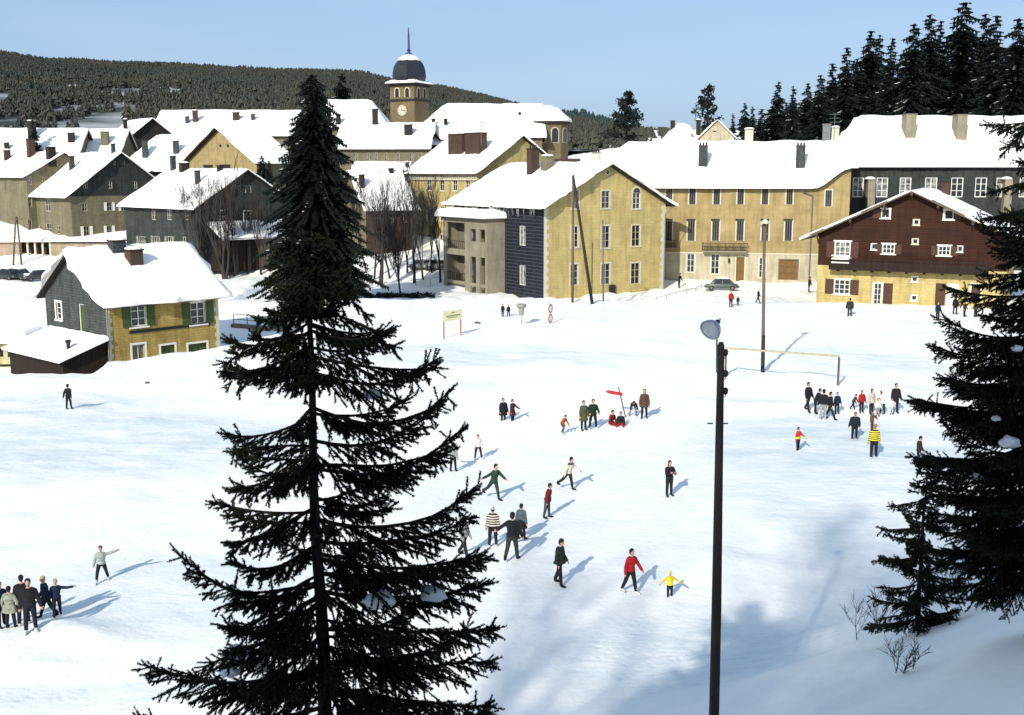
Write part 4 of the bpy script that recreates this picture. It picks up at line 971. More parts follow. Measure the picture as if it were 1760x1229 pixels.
def fine_spruce(name,label,base,H,trunk_r,branches,dens,ln,wd,twig_gap,seed,snowballs=(),lean=(0,0),cat='tree',tw=1.0,flat=.0):
    """close spruce. branches: (z0, azimuth, length, sag, lift, sidefrac)"""
    rs=np.random.RandomState(seed); e=empty(name,base,0,label,cat)
    cx=lambda z:Vector((lean[0]*z/H,lean[1]*z/H,0))
    pts=[];rad=[]
    for i in range(14):
        z=H*i/13; pts.append(cx(z)+Vector((.02*math.sin(i*1.3),.02*math.cos(i),z))); rad.append(trunk_r*(1-i/13.)**.85+.012)
    MB().tube(pts,rad,10).build('trunk',M['bark'],e,True)
    P=[];Q=[]; wood=MB()
    for (z0,az,L,sag,up,side) in branches:
        d=np.array([math.cos(az),math.sin(az),0]); s_=np.array([-d[1],d[0],0]); o=np.array(cx(z0))+np.array([0,0,z0]); K=14; sp=[]
        wob=rs.randn(4)*.02
        for k in range(K+1):
            t=k/K; z=-sag*L*math.sin(t*math.pi*.62)+up*L*t**2.4; lat=(wob[0]*math.sin(t*5)+wob[1]*math.sin(t*9))*L
            sp.append(o+d*(L*t)+s_*lat+np.array([0,0,z]))
        wood.tube([Vector(p) for p in sp[::2]],[max(.005,.009+.017*L*(1-t)*.6) for t in np.linspace(0,1,8)],5)
        # side twigs
        dist=L*.1; i=0
        while dist<L:
            t=dist/L; k=min(K-1,int(t*K)); f=t*K-k; p=sp[k]*(1-f)+sp[k+1]*f; td=sp[k+1]-sp[k]; td/=np.linalg.norm(td)
            env=side*(1-t)**.75*(.45+.55*min(1,t*3.3))+.09
            for sg in (-1,1):
                l=L*env*(.65+.5*rs.rand())*tw
                l=min(l,.75)
                dr=td*(.75+.2*rs.rand())+s_*sg*(.75-.2*rs.rand())*(1-flat)+np.array([0,0,-.28-.35*rs.rand()+.35*t]); dr/=np.linalg.norm(dr)
                q=p+dr*l; mid=p+dr*l*.55+np.array([0,0,-.05*l]); q=q+np.array([0,0,-.10*l+.14*t*l])
                P+= [p,mid]; Q+=[mid,q]
                # sub twigs
                m=int(l/(twig_gap*1.15))
                for j in range(1,m+1):
                    tt=j/(m+1.); b=p+(q-p)*tt
                    for s2 in (-1,1):
                        if rs.rand()<.3: continue
                        nn=np.cross(dr,np.array([0,0,1.])); nn/=np.linalg.norm(nn)+1e-9
                        l2=l*(.42-.2*tt)*(.7+.6*rs.rand()); d2=dr*.8+nn*s2*.6+np.array([0,0,-.25-.4*rs.rand()]); d2/=np.linalg.norm(d2)
                        P.append(b); Q.append(b+d2*l2)
            # hanging twig below the bough
            if rs.rand()<.75:
                l=(.10+.26*rs.rand())*min(1,L)*(1-.5*t)*tw*1.25; dr=np.array([rs.randn()*.22,rs.randn()*.22,-1])+td*.55; dr/=np.linalg.norm(dr)
                P.append(p); Q.append(p+dr*l)
                for j in (.45,.75):
                    b=p+dr*l*j; d2=dr+rs.randn(3)*.5; d2/=np.linalg.norm(d2); P.append(b); Q.append(b+d2*l*.4)
            P.append(p); Q.append(p+td*twig_gap*1.3)
            dist+=twig_gap*(.7+.6*rs.rand()); i+=1
        # upturned tip tuft
        tp=sp[-1]; td=sp[-1]-sp[-3]; td/=np.linalg.norm(td)
        for j in range(9):
            b=sp[-1-rs.randint(0,3)]; dr=td+rs.randn(3)*.55+np.array([0,0,.12]); dr/=np.linalg.norm(dr); P.append(b); Q.append(b+dr*(.08+.11*rs.rand())*tw*min(1.2,.5+L*.5))
    wood.build('boughs',M['bark'],e)
    T3=needle_tris(np.array(P),np.array(Q),dens,ln,wd,rs)
    tri_obj('foliage',T3,M['needles'],e)
    for (x,y,z,r,k) in snowballs:
        mb=MB(); bm=bmesh.new(); bmesh.ops.create_icosphere(bm,subdivisions=3,radius=r)
        for v in bm.verts:
            f=1+.35*noise.noise(v.co*(2.2/r)+Vector((k,0,0))); v.co=Vector((v.co.x*1.15*f,v.co.y*1.0*f,(v.co.z*.8 if v.co.z>0 else v.co.z*.5)*f))
        mb.add([v.co+Vector((x,y,z)) for v in bm.verts],[tuple(q.index for q in f.verts) for f in bm.faces]); bm.free()
        mb.build('snow_clump',TSNOW,e,True)
    return e
def foreground_spruce():
    Y=12.0; s=lambda py: scl(Y,row_z(py,Y))
    bx=at(563,1229,Y).x; zb=T(bx,Y,False)-.1; topz=row_z(395,Y); Ht=topz-zb; lx=(548-563)/160.
    rs=random.Random(5); B=[]
    zz=lambda py: row_z(py,Y)-zb
    def br(py0,tipx,tipy,sag,side=.42,dy=0.0):
        # explicit boughs: from trunk height, to a tip measured on the tree
        z0=zz(py0); x0=lx*z0/Ht; tx=at(tipx,tipy,Y).x-bx; L=math.hypot(tx-x0,dy); az=math.atan2(dy,tx-x0); dz=zz(tipy)-z0; sag*=.55
        up=dz/L+sag*math.sin(math.pi*.62); B.append((z0,az,L,sag,up,side))
    for a in ((470,500,520,.1),(480,628,540,.15),(520,482,540,.25),(530,660,575,.2),(560,672,600,.25,.4,.2),(575,400,618,.05,.4,-.2),(590,490,560,.1),(640,744,622,.30,.38),(612,740,640,.25,.35,.3),
              (650,392,640,-.02,.42,.2),(700,755,690,.32,.38,-.2),(757,765,680,.20,.34),(768,405,775,-.05,.4),(790,412,800,.1,.38,.4),(805,790,745,.22,.34,.1),(815,420,765,.1,.35,-.4),(800,760,800,.1,.4,.5),
              (880,372,866,.05,.38),(892,822,830,.26,.36),(900,385,905,.12,.4,.4),(860,640,850,.1,.5,.7),(930,800,905,.15,.42,.3),(960,815,945,.1,.42,-.3),(1005,312,960,.34,.34),(985,830,985,.15,.4,.5),(1015,828,1010,.12,.4,0),
              (1000,420,985,.1,.4,-.5),(1060,410,1090,-.1,.4,.2),(1080,840,1095,.1,.42,.2),(1075,430,1060,.1,.4,-.4),(1110,800,1060,.2,.4,-.4),(1150,245,1145,.22,.32,0),(1140,835,1160,.1,.4,.3),(1190,300,1185,.15,.36,.4),(1185,838,1200,.1,.4,-.2),
              (1215,260,1215,.15,.4,-.3),(1235,828,1245,.1,.4,.3),(1260,280,1280,.1,.4,0),(1270,850,1290,.1,.4,0),(1120,330,1180,.0,.4,.5),(1300,240,1330,.1,.4,.3)):
        br(*a)
    # the rest of every whorl, toward and away from the camera and the upper crown
    py=410
    while py<1340:
        r=(30+ (py-410)*.75 if py<620 else min(215,160+(py-620)*.12))/158.
        n=5 if py<640 else 4
        for k in range(n):
            az=rs.uniform(0,2*math.pi)
            if py>600 and abs(math.cos(az))>.8: az+=.9
            L=r*rs.uniform(.65,1.0); B.append((zz(py+rs.uniform(-12,12)),az,L,rs.uniform(.1,.28),rs.uniform(-.05,.2),.40))
        py+= 15 if py<520 else (34 if py<620 else 78)
    for py in range(990,1330,40):
        for sg in (-1,1): B.append((zz(py+rs.uniform(-8,8)),(0 if sg>0 else math.pi)+rs.uniform(-.75,.75),rs.uniform(.8,1.35),rs.uniform(.1,.25),rs.uniform(-.05,.15),.44))
    sn=[(at(652,1032,Y-.35).x-bx,-.35,row_z(1034,Y-.35)-zb,.15,1),(at(745,1022,Y-.1).x-bx,-.1,row_z(1023,Y-.1)-zb,.13,2),(at(415,1112,Y).x-bx,-.2,row_z(1110,Y)-zb,.12,3),(at(640,678,Y).x-bx,-.05,row_z(678,Y)-zb,.08,4),
        (at(404,1140,Y).x-bx,-.25,row_z(1140,Y)-zb,.09,5),(at(470,1115,Y).x-bx,-.5,row_z(1115,Y)-zb,.07,6)]
    fine_spruce('spruce_tree','large dark foreground spruce left of centre with upturned bough tips and snow clumps',(bx,Y,zb),Ht,.105,B,620,.029,.010,.115,11,sn,lean=(lx,0))
def right_spruce():
    Y=19.0; bx=at(1815,700,Y).x; zb=T(bx,Y,False)-.2; topz=row_z(-250,Y); Ht=topz-zb; rs=random.Random(9); B=[]
    zz=lambda py: row_z(py,Y)-zb
    for (py0,tx,ty,sag,dy) in ((195,1705,215,.1,0),(200,1712,262,.0,-.3),(300,1722,330,.05,.3),(340,1690,372,.1,-.4),(430,1690,385,.15,0),(500,1650,500,.1,.4),(560,1618,545,.16,-.2),(600,1620,600,.15,.3),(680,1580,688,.12,0),(700,1600,700,.1,.6),(760,1588,775,.12,-.4),(770,1640,740,.15,.3),
                             (830,1582,790,.2,.2),(840,1660,850,.1,-.8),(850,1600,850,.1,.5),(890,1625,880,.15,-.5),(930,1600,945,.1,.0),(960,1640,990,.08,.6),(985,1680,1010,.05,-.3),(640,1610,640,.12,-.5)):
        z0=zz(py0); x=at(tx,ty,Y).x-bx; L=math.hypot(x,dy); sagv=sag; B.append((z0,math.atan2(dy,x),L,sagv,(zz(ty)-z0)/L+sagv*.93,.40))
    py=60
    while py<1010:
        r=.6+(py-60)*.0022 if py<760 else 2.2-(py-760)*.001
        for k in range(4): B.append((zz(py+rs.uniform(-15,15)),rs.uniform(0,6.28),min(1.9,r*rs.uniform(.55,.9)),rs.uniform(.1,.25),rs.uniform(-.1,.1),.42))
        if py>330:
            for k in range(2): B.append((zz(py+rs.uniform(-15,15)),math.pi+rs.uniform(-.6,.6),min(2.3,r*rs.uniform(.7,.98)),rs.uniform(.1,.22),rs.uniform(-.1,.05),.42))
        py+=42
    sn=[]
    for px,py,r in ((1735,762,.15),(1678,820,.09),(1712,720,.07),(1748,600,.08)):
        sn.append((at(px,py,Y-.55).x-bx,-.55,row_z(py,Y-.55)-zb,r,px))
    fine_spruce('spruce_tree','huge dark spruce cut by the right edge, drooping boughs in front of the chalet',(bx,Y,zb),Ht,.2,B,330,.036,.013,.12,21,sn,tw=1.1)
def small_spruce():
    Y=26.0; bx=at(1576,1075,Y).x; zb=row_z(1090,Y)-.15; topz=row_z(775,Y); Ht=topz-zb; rs=random.Random(4); B=[]; zz=lambda py: row_z(py,Y)-zb
    py=788
    while py<1075:
        r=(10+(py-788)*.34)/73.
        for k in range(6):
            B.append((zz(py+rs.uniform(-5,5)),rs.uniform(0,6.28),r*rs.uniform(.75,1.1)*(1 if py<1010 else .85),rs.uniform(.02,.15),rs.uniform(-.1,.12),.36))
        py+=14+(py-788)*.05
    for (py0,tx,ty) in ((860,1530,870),(905,1515,908),(955,1508,965),(1005,1515,1010),(900,1625,905),(955,1640,962),(1000,1650,1010),(1050,1515,1065),(1050,1645,1050)):
        z0=zz(py0); x=at(tx,ty,Y).x-bx; B.append((z0,0 if x>0 else math.pi,abs(x),.1,(zz(ty)-z0)/abs(x)+.09,.38))
    fine_spruce('young_spruce','young slender spruce on the shaded slope with bare leader and layered branches',(bx,Y,zb),Ht,.055,B,300,.038,.014,.10,31,(),tw=.9)

def conifer_mesh(H,Rr,seed,lev=26,nb=9,leaf=.55,snow=.12,bare=.04,shape=1.0,droop=.35,ragged=.25):
    rs=np.random.RandomState(seed); F=[];S=[]
    for i in range(lev):
        t=bare+(1-bare)*(i/(lev-1.))**1.0; z=H*t; r=Rr*((1-t)**shape*1.0+.04)*(1 if t>.12 else .6+.4*t/.12)
        r*=1+ragged*(rs.rand()-.5)
        for b in range(nb if t<.85 else 5):
            a=rs.rand()*6.283; L=r*(.65+.5*rs.rand()); d=np.array([math.cos(a),math.sin(a),0]); s_=np.array([-d[1],d[0],0]); m=max(2,int(L/leaf*1.9))
            hasn=rs.rand()<snow*3
            for k in range(m):
                f=(k+.6)/m; p=np.array([0,0,z])+d*L*f+np.array([0,0,-droop*L*f**1.2+.12*L*f**3]); w=leaf*(1.05-.55*f)*(.7+.6*rs.rand()); l=leaf*(.9+.5*rs.rand())
                for sg in (-1,1):
                    q=p+d*l*.55+s_*sg*w+np.array([0,0,-.35*w-.2*rs.rand()*w]); F.append((p-d*l*.35,p+d*l*.8+np.array([0,0,-.1*l]),q))
                F.append((p-d*l*.3,p+d*l*.3,p+d*l*.15+np.array([0,0,-l*(.6+.3*rs.rand())])))
                if hasn and f>.35 and rs.rand()<.6:
                    o=np.array([0,0,.06*leaf+.05]); S.append((p-d*l*.3+s_*w*.3+o,p+d*l*.6+o,p-s_*w*.45+o)); S.append((p+d*l*.6+o,p-d*l*.2-s_*w*.2+o*2.2,p+s_*w*.5+o))
    for k in range(7):
        a=k*.9; F.append(((.0,0,H*1.0+.5),(.10*math.cos(a),.10*math.sin(a),H*.93),(.1*math.cos(a+1.5),.1*math.sin(a+1.5),H*.93)))
    return F,S
def make_conifer(name,label,group,H,Rr,seed,**k):
    F,S=conifer_mesh(H,Rr,seed,**k); e=empty(name,(0,0,0),0,label,'tree',group)
    MB().tube([(0,0,-.5),(0,0,H*.5),(0,0,H)],[H*.014+.08,H*.008+.05,.02],7).build('trunk',M['bark'],e)
    tri_obj('crown',F,M['needles2'],e)
    if S: tag(tri_obj('snow',S,TSNOW,e),kind='stuff')
    return e
def dup(e,loc,rz,sc,label,group=None):
    r=e.copy(); COL.objects.link(r); r.location=loc; r.rotation_euler=(0,0,rz); r.scale=(sc[0],sc[0],sc[1]); r['label']=label
    if group: r['group']=group
    for ch in list(e.children):
        c=ch.copy(); COL.objects.link(c); c.parent=r
    return r
def bare_tree(name,label,base,H,r0,seed,trunks=1,spread=.35,up=.8,levels=5,group='bare trees in the park'):
    H*=1.3; r0*=1.15; rs=random.Random(seed); e=empty(name,base,0,label,'tree' if levels>3 else 'shrub',group); tr=MB(); tw=MB()
    def grow(p,d,L,r,lv):
        n=3; pts=[p]; rad=[r]
        for i in range(n):
            d=(d+Vector((rs.gauss(0,.09),rs.gauss(0,.09),.05*up))).normalized(); p=p+d*L/n; pts.append(p); rad.append(r*(1-.45*(i+1)/n))
        (tr if lv>=levels-1 else tw).tube(pts,rad,6 if lv>=levels-1 else (4 if lv>1 else 3))
        if lv==0: return
        kids=rs.choice((2,3,3)) if lv<levels else 5
        for k in range(kids):
            t=rs.uniform(.45,1) if k else 1; b=pts[min(n,max(1,int(t*n)))]
            a=rs.uniform(0,6.28); s=spread*rs.uniform(.6,1.5); nd=(d+Vector((math.cos(a)*s,math.sin(a)*s,up*.25))).normalized()
            grow(b,nd,L*rs.uniform(.6,.85),max(.02 if levels>3 else .007,rad[-1]*rs.uniform(.6,.85)),lv-1)
    for k in range(trunks):
        a=rs.uniform(0,6.28); d=Vector((math.cos(a)*.09*(trunks>1),math.sin(a)*.09*(trunks>1),1)); grow(Vector((rs.uniform(-.3,.3)*(trunks>1),rs.uniform(-.3,.3)*(trunks>1),-.2)),d,H*.34,r0,levels)
    tr.build('trunk',M['twig'],e); tw.build('crown',M['twig'],e); return e
def trees():
    foreground_spruce(); right_spruce(); small_spruce()
    # the dense spruce standing in the village park
    p=at(541,512,117.); Y=121.; bx=at(541,300,Y).x; zb=T(bx,Y)-.3; H=row_z(128,Y)-zb
    e=make_conifer('spruce_tree','tall dense spruce at the park edge directly behind the middle spruce',None,H,5.5,3,lev=110,nb=18,leaf=.5,snow=.02,shape=.46,droop=.7,ragged=.85,bare=.02)
    e.location=(bx,Y,zb)
    # hillside conifers on the right skyline
    protos=[make_conifer('conifer','',None,26,5.4,40+i,lev=44,nb=13,leaf=.8,snow=s,shape=sh,droop=dr,ragged=.9) for i,(s,sh,dr) in enumerate(((.07,.62,.5),(.04,.75,.4),(.10,.58,.55)))]
    L=[(1338,141,1.0,'first tall conifer right of the little skyline spruces'),(1364,148,.8,'slim conifer left of the short gap in the skyline row'),(1389,143,.8,'narrow conifer just above the cream chimney pair'),(1411,129,1.0,'broad conifer at the left foot of the high group'),
       (1456,82,1.1,'pointed conifer that starts the high group on the right'),(1497,53,1.15,'left twin of the close double-topped conifers'),(1512,60,1.0,'right twin of the close double-topped conifers'),(1534,66,1.0,'lower conifer right of the double-topped pair'),
       (1573,41,1.15,'snow flecked conifer above the first grey chimney'),(1600,25,1.2,'tall full conifer left of the highest one'),(1617,36,1.0,'conifer tucked between the tall full one and the highest one'),(1659,4,1.35,'highest conifer of the row touching the top of the view'),
       (1695,24,1.15,'left of two spires right of the highest conifer'),(1713,27,1.15,'right of two spires right of the highest conifer'),(1752,32,1.3,'last conifer of the row at the right edge'),(1640,95,1.0,'shorter conifer in front of the highest one'),(1555,110,.9,'half hidden conifer filling the gap above the slate hall'),(1485,120,.9,'lower conifer nestling under the double-topped pair'),(1780,15,1.2,'conifer at the very edge behind the drooping spruce')]
    rr=random.Random(77); words=('left end','left part','middle','right part','right end')
    for j in range(28):
        px=1340+j*16+rr.uniform(-6,6); L.append((px,(180-(px-1345)*.5 if px<1470 else 95)+rr.uniform(-15,25),1.25,'FILL'))
    used=set()
    for i,(px,py,w,lb) in enumerate(L):
        Y=218+random.Random(i).uniform(-14,22); X=at(px,py,Y).x; zg=T(X,Y,False)+ (4 if px>1440 else 0)-1; Hh=row_z(py,Y)-zg; pr=protos[i%3]; sc=Hh/26.
        if i%3 not in used: used.add(i%3); e=pr; e.location=(X,Y,zg); e.scale=(.95*w*max(.75,sc*.8),)*2+(sc,); e['label']=lb; e['group']='conifers on the right skyline'
        else: dup(pr,(X,Y+(18 if lb=='FILL' else 0),zg),random.Random(i).uniform(0,6),(.95*w*max(.75,sc*.8),sc),'dark conifer packed in behind the front row on the right skyline' if lb=='FILL' else lb,'conifers packed behind the skyline row' if lb=='FILL' else 'conifers on the right skyline')
    # small spruces and pines
    s=[(1260,195,225,.75,'smallest skyline spruce just right of the pale rendered house'),(1281,177,225,.8,'taller of the two little skyline spruces'),(1294,183,225,.75,'little skyline spruce with its neighbour on the left'),(1310,212,225,.8,'low bushy conifer between the little spruces and the tall row'),(1325,190,230,.8,'short conifer at the left foot of the tall row'),
       (587,126,262,1.3,'lone dark spruce on the slope between tall spruce and church'),(56,206,206,.9,'small dark conifer among the far left roofs'),(450,268,180,.9,'dark conifer beside the stone barn roof'),(462,276,178,.8,'shorter conifer right of the stone barn')]
    for i,(px,py,Y,w,lb) in enumerate(s):
        X=at(px,py,Y).x; zg=T(X,Y,False)+(1 if px>1000 else -.3); Hh=row_z(py,Y)-zg; dup(protos[(i+1)%3],(X,Y,zg),i*1.3,(w*max(.35,Hh/26*.9),Hh/26),lb)
    for px,py,Y,w,lb,sd,foot in ((1077,160,226,62,'broad dark pine standing alone on the skyline right of the church',5,240),(1217,150,236,50,'wind-shaped pine with ragged left branches behind the pale house',6,225)):
        X=at(px,py,Y).x; zg=T(X,Y,False); H=row_z(py,Y)-zg; rs=np.random.RandomState(sd); e=empty('pine_tree',(X,Y,zg),0,lb,'tree')
        MB().tube([(0,0,-.3),(.2,0,H*.5),(0,0,H*.97)],[.4,.28,.06],8).build('trunk',M['bark'],e); F=[]; br=MB()
        zc0=row_z(foot,Y)-zg; hw=w/scl(Y)/2
        for i in range(46):
            t=rs.rand()**.8; z=zc0+(H-zc0)*t; a=rs.rand()*6.28; L=hw*((1-t)**.6*.95+.12)*(.6+.6*rs.rand())*(1.25 if (sd==6 and math.cos(a)<0 and t<.6) else 1); d=np.array([math.cos(a),math.sin(a),.12]); br.tube([(0,0,z-.4),tuple(np.array([0,0,z])+d*L)],[.09,.02],4)
            for k in range(26 if sd==5 else 16):
                f=.4+.65*rs.rand(); p=np.array([0,0,z])+d*L*f+rs.randn(3)*np.array([.35,.35,.22]); v=rs.randn(3,3)*.32; F.append((p+v[0],p+v[1],p+v[2]))
        br.build('limbs',M['bark'],e); tri_obj('crown',F,M['needles2'],e)
    # bare park trees
    for i,(px,py,H,r,n,lb) in enumerate(((712,484,12.5,.2,1,'single straight bare tree beside the cream town house'),(757,483,11.5,.17,1,'slender bare tree left of the concrete loggia'),(655,489,12.5,.2,2,'forked bare tree just right of the tall park spruce'),(690,508,8,.09,2,'thin double stemmed bare sapling right of the tall park spruce'),
          (385,478,12,.17,3,'clump of bare stems right of the ochre cottage roof'),(362,468,11,.14,2,'leaning bare pair against the timber annex'),(449,471,10,.15,1,'bare tree left of the tall park spruce'),(630,470,11,.12,1,'thin bare tree partly behind the tall park spruce'),(335,470,9,.1,2,'low bare tree rising behind the ochre cottage ridge'),(742,470,9.5,.12,1,'small bare tree between the two straight park trees'))):
        p=gnd(px,py,118); bare_tree('bare_tree',lb,p,H,r,60+i,trunks=n,spread=.22,up=1.3)
    # shrubs of bare twigs near the young spruce
    for i,(px,py,h,lb) in enumerate(((1490,1095,1.5,'bare twiggy shrub left of the young spruce'),(1560,1150,.8,'small bare twigs poking from the shaded slope'),(1640,1030,1.1,'bare arching twigs between the young and the huge spruce'))):
        p=gnd(px,py,14); bare_tree('bare_shrub',lb,p,h,.012,90+i,trunks=3,spread=.6,up=.4,levels=3,group=None)
    # trees on the hillside behind the viewpoint (they shade the foreground)
    k=0
    for X,Y,H in ((-46,-12,14),(-41,-17,16),(-36,-12,14),(-31,-18,17),(-26,-13,14),(-21,-13,13),(-17,-19,16),(-12,-13,15),(-8,-18,17),(-5,-11,17),(-2,-15,18),(1,-19,20),(4,-10,17),(7,-14,19),(9,-18,20),(12,-9,17),(16,-14,18),(20,-6,15),(24,-13,18),(5,-24,20)):
        k+=1; zg=T(X,Y,False); dup(protos[k%3],(X,Y,zg-.3),k*1.1,(H/26*1.25,H/26),'spruce on the wooded hillside behind the viewpoint','spruces behind the viewpoint')
    for i,(X,Y,H) in enumerate(((-15,-12,17),(-11,-16,18),(-8,-9,15),(-5,-17,18),(-1,-9,15),(3,-14,17),(-13,-22,20),(7,-8,14),(-3,-25,20))):
        bare_tree('bare_tree','leafless beech on the hillside behind the viewpoint',Vector((X,Y,T(X,Y,False))),H,.22,300+i,spread=.42,up=.7,levels=6,group='leafless trees behind the viewpoint')
    for i,(px,py,H,lb) in enumerate(((670,478,11,'bare tree directly behind the forked park tree'),(700,470,10.5,'thin bare tree among the park trunks left of the straight one'),(727,478,11,'dark bare tree between the straight trunk and the loggia tree'),(775,476,9,'bare tree nearest the concrete loggia'),(643,480,10,'crooked bare tree touching the dense park spruce'),
          (403,474,10,'bare tree in front of the annex doors'),(425,470,9,'thin bare tree before the annex right posts'),(347,476,9,'bare tree above the end of the cottage ridge'))):
        p=gnd(px,py,118); bare_tree('bare_tree',lb,p,H,.15,400+i,trunks=1,spread=.22,up=1.3,levels=5)
# ------------------------------------------------------------------ people
def _sph(mb,c,r,sc=(1,1,1),rot=None,n=10):
    bm=bmesh.new(); bmesh.ops.create_uvsphere(bm,u_segments=n,v_segments=max(6,n-2),radius=1)
    mt=(rot or Matrix.Identity(3)); vs=[Vector(c)+mt@Vector((v.co.x*r*sc[0],v.co.y*r*sc[1],v.co.z*r*sc[2])) for v in bm.verts]
    mb.add(vs,[tuple(v.index for v in f.verts) for f in bm.faces]); bm.free()
def _limb(mb,p,q,r0,r1,n=10):
    mb.tube([p,q],[r0,r1],n); _sph(mb,p,r0); _sph(mb,q,r1)
def _bake(mb,vox,smooth=2,name='x'):
    me=bpy.data.meshes.new(name); me.from_pydata([tuple(v) for v in mb.v],[],mb.f); o=bpy.data.objects.new(name,me); COL.objects.link(o)
    m=o.modifiers.new('r','REMESH'); m.mode='VOXEL'; m.voxel_size=vox; m.use_smooth_shade=True
    s=o.modifiers.new('s','SMOOTH'); s.iterations=smooth; s.factor=.5
    dg=bpy.context.evaluated_depsgraph_get(); dg.update(); out=bpy.data.meshes.new_from_object(o.evaluated_get(dg)); bpy.data.objects.remove(o); bpy.data.meshes.remove(me)
    return out
CLOTH={}
def cloth(c,kind=None,c2=None):
    k=(c,kind,c2)
    if k in CLOTH: return CLOTH[k]
    m=mat('cloth_%d'%len(CLOTH),c,tuple(x*.55 for x in c),7,.92,.8,bscale=9)
    if kind:
        nt=m.node_tree; b=nt.nodes['Principled BSDF']; tc=nt.nodes.new('ShaderNodeTexCoord'); sp=nt.nodes.new('ShaderNodeSeparateXYZ'); nt.links.new(tc.outputs['Object'],sp.inputs[0])
        if kind=='stripes':
            mu=nt.nodes.new('ShaderNodeMath'); mu.operation='MULTIPLY'; mu.inputs[1].default_value=9.5; nt.links.new(sp.outputs[2],mu.inputs[0])
            fr=nt.nodes.new('ShaderNodeMath'); fr.operation='FRACT'; nt.links.new(mu.outputs[0],fr.inputs[0])
            gt=nt.nodes.new('ShaderNodeMath'); gt.operation='GREATER_THAN'; gt.inputs[1].default_value=.5; nt.links.new(fr.outputs[0],gt.inputs[0])
        elif kind=='band':
            sb=nt.nodes.new('ShaderNodeMath'); sb.operation='SUBTRACT'; sb.inputs[1].default_value=1.03; nt.links.new(sp.outputs[2],sb.inputs[0])
            ab=nt.nodes.new('ShaderNodeMath'); ab.operation='ABSOLUTE'; nt.links.new(sb.outputs[0],ab.inputs[0])
            gt=nt.nodes.new('ShaderNodeMath'); gt.operation='LESS_THAN'; gt.inputs[1].default_value=.07; nt.links.new(ab.outputs[0],gt.inputs[0])
        else:
            gt=nt.nodes.new('ShaderNodeMath'); gt.operation='GREATER_THAN'; gt.inputs[1].default_value=1.36; nt.links.new(sp.outputs[2],gt.inputs[0])
        mx=nt.nodes.new('ShaderNodeMix'); mx.data_type='RGBA'; nt.links.new(gt.outputs[0],mx.inputs[0]); mx.inputs[6].default_value=(*c,1); mx.inputs[7].default_value=(*c2,1); nt.links.new(mx.outputs[2],b.inputs['Base Color'])
    CLOTH[k]=m; return m
SKIN=mat('skin',(.50,.29,.19),(.42,.23,.15),6,.6,.05); EYE=mat('eye_dark',(.02,.015,.01),None,5,.3,0); LIP=mat('lips',(.30,.09,.08),None,5,.5,0)
BK=(.012,.013,.016); DG=(.015,.035,.018); NV=(.012,.02,.055); OL=(.10,.11,.06); WH=(.72,.72,.66); RD=(.35,.012,.015); BR=(.05,.028,.018); GY=(.11,.13,.14); CR=(.55,.50,.38)
def rotx(a): return Matrix.Rotation(a,3,'X')
